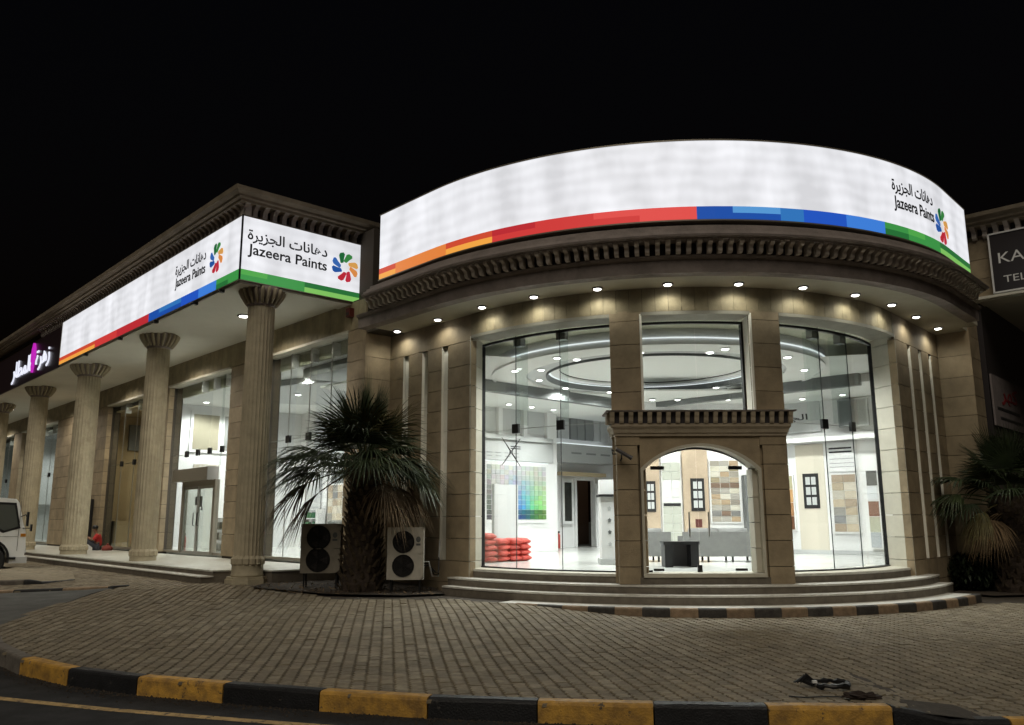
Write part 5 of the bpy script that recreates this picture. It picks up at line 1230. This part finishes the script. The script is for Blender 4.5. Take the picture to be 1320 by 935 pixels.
# ================================================================== TRUCK
def truck():
    fw = Vector((.80, .60, 0)).normalized(); sd_ = Vector((-fw.y, fw.x, 0))     # far side direction
    g = .12; fx = Vector((-12.86, 22.45, g))                                        # front bottom corner of the near side
    def T(u, v, z): p = fx-fw*(u*.70)+sd_*v; return (p.x, p.y, g+z)                        # u back from the front, v across to the far side
    t = thing('light_truck', 'white cab over light truck parked at the left edge', 'truck', tuple(fx))
    W_ = 1.75
    prof = [(.02, .42), (0, .75), (.05, 1.15), (.13, 1.28), (.34, 1.86), (.45, 1.96), (1.45, 2.02), (1.55, 1.95), (1.58, .55), (1.30, .55)]
    arcp = [(1.15+.56*math.cos(R_(a)), .42+.44*math.sin(R_(a))) for a in range(20, 161, 20)]
    prof = prof[:-2]+[(1.72, 1.95), (1.74, .55)]+arcp+[(.50, .42)]
    MB().prism(prof, lambda u, z, v: T(u, v, z), 0, W_).build('cab', TRK, t)
    MB().prism([(.30, 1.25), (.50, 1.80), (1.05, 1.82), (1.12, 1.28), (.75, 1.14)], lambda u, z, v: T(u, v, z), -.012, .01).build('side_window', TINT, t)
    MB().prism([(.23, 1.20), (.44, 1.86), (1.12, 1.88), (1.20, 1.24), (.78, 1.08)], lambda u, z, v: T(u, v, z), -.007, .01).build('window_frame', BLACK, t)
    MB().prism([(.15, 1.28), (.33, 1.84), (.36, 1.84), (.19, 1.28)], lambda u, z, v: T(u-.02, v, z), .08, W_-.08).build('windscreen', TINT, t)
    for u in (.27, 1.28): MB().box(T, u, u+.012, -.004, .01, .62, 1.9).build('door_seam', BLACK, t)
    MB().box(T, .03, .2, -.008, .0, .98, 1.06).build('marker_lamp', mat('amber lens', (.5, .2, .02), .3), t)
    MB().box(T, .29, 1.27, -.006, .0, .985, .995).build('body_crease', MIDG, t)
    MB().box(T, .3, .55, -.06, .1, .40, .46).build('cab_step', BLACK, t)
    MB().box(T, 1.75, 1.88, .02, W_-.02, .8, 1.9).build('cab_gap', BLACK, t)
    MB().box(T, 1.06, 1.2, -.03, .0, 1.0, 1.05).build('door_handle', BLACK, t)
    MB().box(T, -.08, .5, -.02, W_, .30, .46).build('bumper', GREYP, t)
    MB().box(T, -.03, .08, .05, .35, .55, .72).build('headlight', GREYP, t)
    for u in (1.15, 3.9):
        c = Vector(T(u, .12, .37)); c2 = Vector(T(u, -.02+.0, .37)); c3 = Vector(T(u, .24, .37))
        MB().tube([c2, c2+(c-c2)*.2, c3-(c-c2)*.1, c3], [.33, .37, .37, .34], 28).build('tyre', RUB, t)
        MB().tube([Vector(T(u, -.035, .37)), Vector(T(u, .05, .37))], [.19, .21], 20).build('wheel_rim', MIDG, t)
    MB().prism([(1.15+r_*1.3*math.cos(R_(a)), .42+r_*math.sin(R_(a))) for r_, an in ((.50, range(0, 181, 15)), (.44, range(180, -1, -15))) for a in an], lambda u, z, v: T(u, v, z), -.03, .02).build('wheel_arch', BLACK, t)
    MB().tube([T(.25, -.02, 1.5), T(.12, -.16, 1.55), T(.1, -.22, 1.5)], .014, 5).build('mirror_arm', BLACK, t)
    MB().box(T, .03, .10, -.34, -.16, 1.25, 1.62).build('mirror', BLACK, t); MB().box(T, -.12, -.06, -.26, -.1, 1.12, 1.3).build('mirror', BLACK, t)
    MB().tube([T(.15, .0, 1.2), T(-.1, -.16, 1.2)], .012, 5).build('mirror_arm', BLACK, t)
    MB().box(T, 1.9, 6.2, .0, W_, .72, 2.15).build('cargo_box', TRK, t); MB().box(T, .6, 5.2, .35, W_-.35, .45, .70).build('chassis', BLACK, t)
truck()
# something white parked behind the columns
cr_ = thing('white_bench', 'low white slatted bench far back beside the arcade wall', 'bench', L(24.5, 1.9, ZF))
MB().box(L, 24.0, 25.6, 1.8, 2.2, ZF+.38, ZF+.44).build('seat', WHITE, cr_)
for s in (24.05, 25.5): MB().box(L, s, s+.06, 1.85, 2.15, ZF, ZF+.38).build('leg', WHITE, cr_)
MB().box(L, 24.0, 25.6, 2.2, 2.24, ZF+.5, ZF+.8).build('backrest', WHITE, cr_)

# ================================================================== PERSON
def person(c):
    t = thing('person', 'person in red shirt and dark trousers sitting on the platform with knees up', 'person', c)
    def skin(name, pts, edges, rads, m, root=0):
        me = bpy.data.meshes.new(name); me.from_pydata([tuple(Vector(c)+Vector(p)) for p in pts], edges, []); me.materials.append(m)
        o = bpy.data.objects.new(name, me); sc.collection.objects.link(o)
        md = o.modifiers.new('s', 'SKIN'); md.use_smooth_shade = True; sv = me.skin_vertices[0].data
        for i, r in enumerate(rads): sv[i].radius = (r, r)
        sv[root].use_root = True; o.modifiers.new('u', 'SUBSURF').levels = 2; o.modifiers['u'].render_levels = 2; put(o, t); return o
    # faces -x (to the left); local x right, y away
    F_ = Vector((-.9, -.25, 0)).normalized(); S_ = Vector((-F_.y, F_.x, 0))
    def q(f, s, z): v = F_*f+S_*s; return (v.x, v.y, z)
    pts = [q(0, 0, .12), q(.02, 0, .30), q(.06, 0, .48), q(.09, 0, .56), q(.13, 0, .63), q(.16, 0, .72), q(.17, 0, .80),
           q(.05, .17, .50), q(.14, .22, .34), q(.32, .12, .42), q(.40, .08, .45),
           q(.05, -.17, .50), q(.14, -.22, .34), q(.32, -.12, .42), q(.40, -.08, .45),
           q(.05, .10, .12), q(.40, .12, .36), q(.46, .12, .05), q(.58, .13, .03),
           q(.05, -.10, .12), q(.36, -.12, .40), q(.50, -.13, .05), q(.62, -.14, .03)]
    ed = [(0, 1), (1, 2), (2, 3), (3, 4), (4, 5), (5, 6), (2, 7), (7, 8), (8, 9), (9, 10), (2, 11), (11, 12), (12, 13), (13, 14), (0, 15), (15, 16), (16, 17), (17, 18), (0, 19), (19, 20), (20, 21), (21, 22)]
    rd = [.12, .115, .12, .06, .055, .085, .075, .065, .045, .035, .03, .065, .045, .035, .03, .09, .065, .045, .035, .09, .065, .045, .035]
    skin('body', pts, ed, rd, SKIN)
    skin('shirt', [pts[i] for i in (0, 1, 2, 7, 8, 11, 12)], [(0, 1), (1, 2), (2, 3), (3, 4), (2, 5), (5, 6)], [.13, .13, .135, .08, .055, .08, .055], SHIRT)
    skin('trousers', [pts[i] for i in (0, 15, 16, 17, 19, 20, 21)], [(0, 1), (1, 2), (2, 3), (0, 4), (4, 5), (5, 6)], [.135, .10, .075, .052, .10, .075, .052], TROU)
    hp = Vector(c)+Vector(q(.15, 0, .755))
    MB().lathe(tuple(hp), [(.02, .105), (.07, .09), (.098, .05), (.10, .0), (.085, -.03)], 14).build('hair', BLACK, t, True)
    MB().tube([hp+F_*.085+Vector((0, 0, -.015)), hp+F_*.115+Vector((0, 0, -.03))], [.018, .012], 6).build('nose', SKIN, t, True)
    for s in (1, -1):
        hb = Vector(c)+Vector(q(.42, .07*s, .45))
        for k in range(5):
            dd = (F_*math.cos(.5*k-1)+S_*math.sin(.5*k-1)*-s+Vector((0, 0, -.35))).normalized()
            MB().tube([hb, hb+dd*.05, hb+dd*.075+Vector((0, 0, -.03))], [.010, .009, .007], 6).build('finger', SKIN, t, True)
person(L(15.35, 2.35, ZP))
bgp = L(14.75, 2.45, ZP)
o = thing('cloth_bundle', 'small dark red bundle on the platform beside the seated person', 'bundle', bgp)
b = MB().lathe(bgp, [(.14, 0), (.17, .06), (.13, .14), (.05, .18)], 12, lambda k, z: 1+.12*math.sin(k*1.9)); b.build('bundle_cloth', mat('faded red cloth', (.22, .05, .04), .9), o, True)
MB().tube([(bgp[0], bgp[1], ZP+.17), (bgp[0]+.02, bgp[1], ZP+.23)], [.03, .05], 8).build('bundle_knot', MATS['faded red cloth'], o)
# white crate near the person
wb = thing('white_plastic_crate', 'small white crate on the platform left of the seated person', 'crate', L(16.3, 2.3, ZP))
MB().box(L, 16.1, 16.6, 2.1, 2.5, ZP, ZP+.04).build('crate_floor', WHITE, wb)
for q in ((16.1, 16.14, 2.1, 2.5), (16.56, 16.6, 2.1, 2.5), (16.14, 16.56, 2.1, 2.14), (16.14, 16.56, 2.46, 2.5)): MB().box(L, q[0], q[1], q[2], q[3], ZP+.04, ZP+.22).build('crate_side', WHITE, wb)

# ================================================================== LITTER in the foreground
random.seed(3)
tr_ = thing('torn_rubber_ring', 'torn ring of black rubber lying on the paving near the kerb', 'debris', (2.82, 7.92, 0))
pp = []; rr_ = []
for i in range(26):
    a = R_(-150+i*12.2); pp.append((2.86+.155*math.cos(a)+random.uniform(-.008, .008), 7.9+.14*math.sin(a)+random.uniform(-.01, .01), .028+random.uniform(0, .018))); rr_.append(.02+random.uniform(-.006, .010))
MB().tube(pp, rr_, 7).build('rubber_strip', BLACK, tr_)
for k in range(5):
    a = R_(150+k*14); p = Vector((2.70+k*.012, 7.9+.02*k, .03)); MB().tube([p, p+Vector((math.cos(a)*.10, math.sin(a)*.10, .03+.012*k)), p+Vector((math.cos(a)*.17, math.sin(a)*.16, .01))], [.022, .018, .004], 5).build('torn_flap', BLACK, tr_)
MB().box(W, 2.69, 2.73, 7.86, 7.89, .05, .07).build('pale_scrap', WHITE, tr_)
rg = thing('dark_rag', 'crumpled dark rag with a trailing cord on the paving by the kerb', 'debris', (3.0, 7.42, 0))
b = bmesh.new(); bmesh.ops.create_icosphere(b, subdivisions=4, radius=1)
from mathutils import noise
for v in b.verts:
    n = noise.noise(v.co*2.3); v.co = Vector((2.96+v.co.x*.15*(1+.4*n), 7.44+v.co.y*.055*(1+.5*n), max(.002, .02+v.co.z*.032*(1+n)-v.co.x*.01)))
m_ = bpy.data.meshes.new('rag_cloth'); b.to_mesh(m_); b.free(); m_.materials.append(mat('dark rag cloth', (.03, .02, .016), .9)); o = bpy.data.objects.new('rag_cloth', m_); sc.collection.objects.link(o); put(o, rg)
MB().tube([(2.84, 7.46, .012), (2.65, 7.50, .008), (2.48, 7.47, .008), (2.36, 7.52, .008)], .006, 5).build('cord', BLACK, rg)
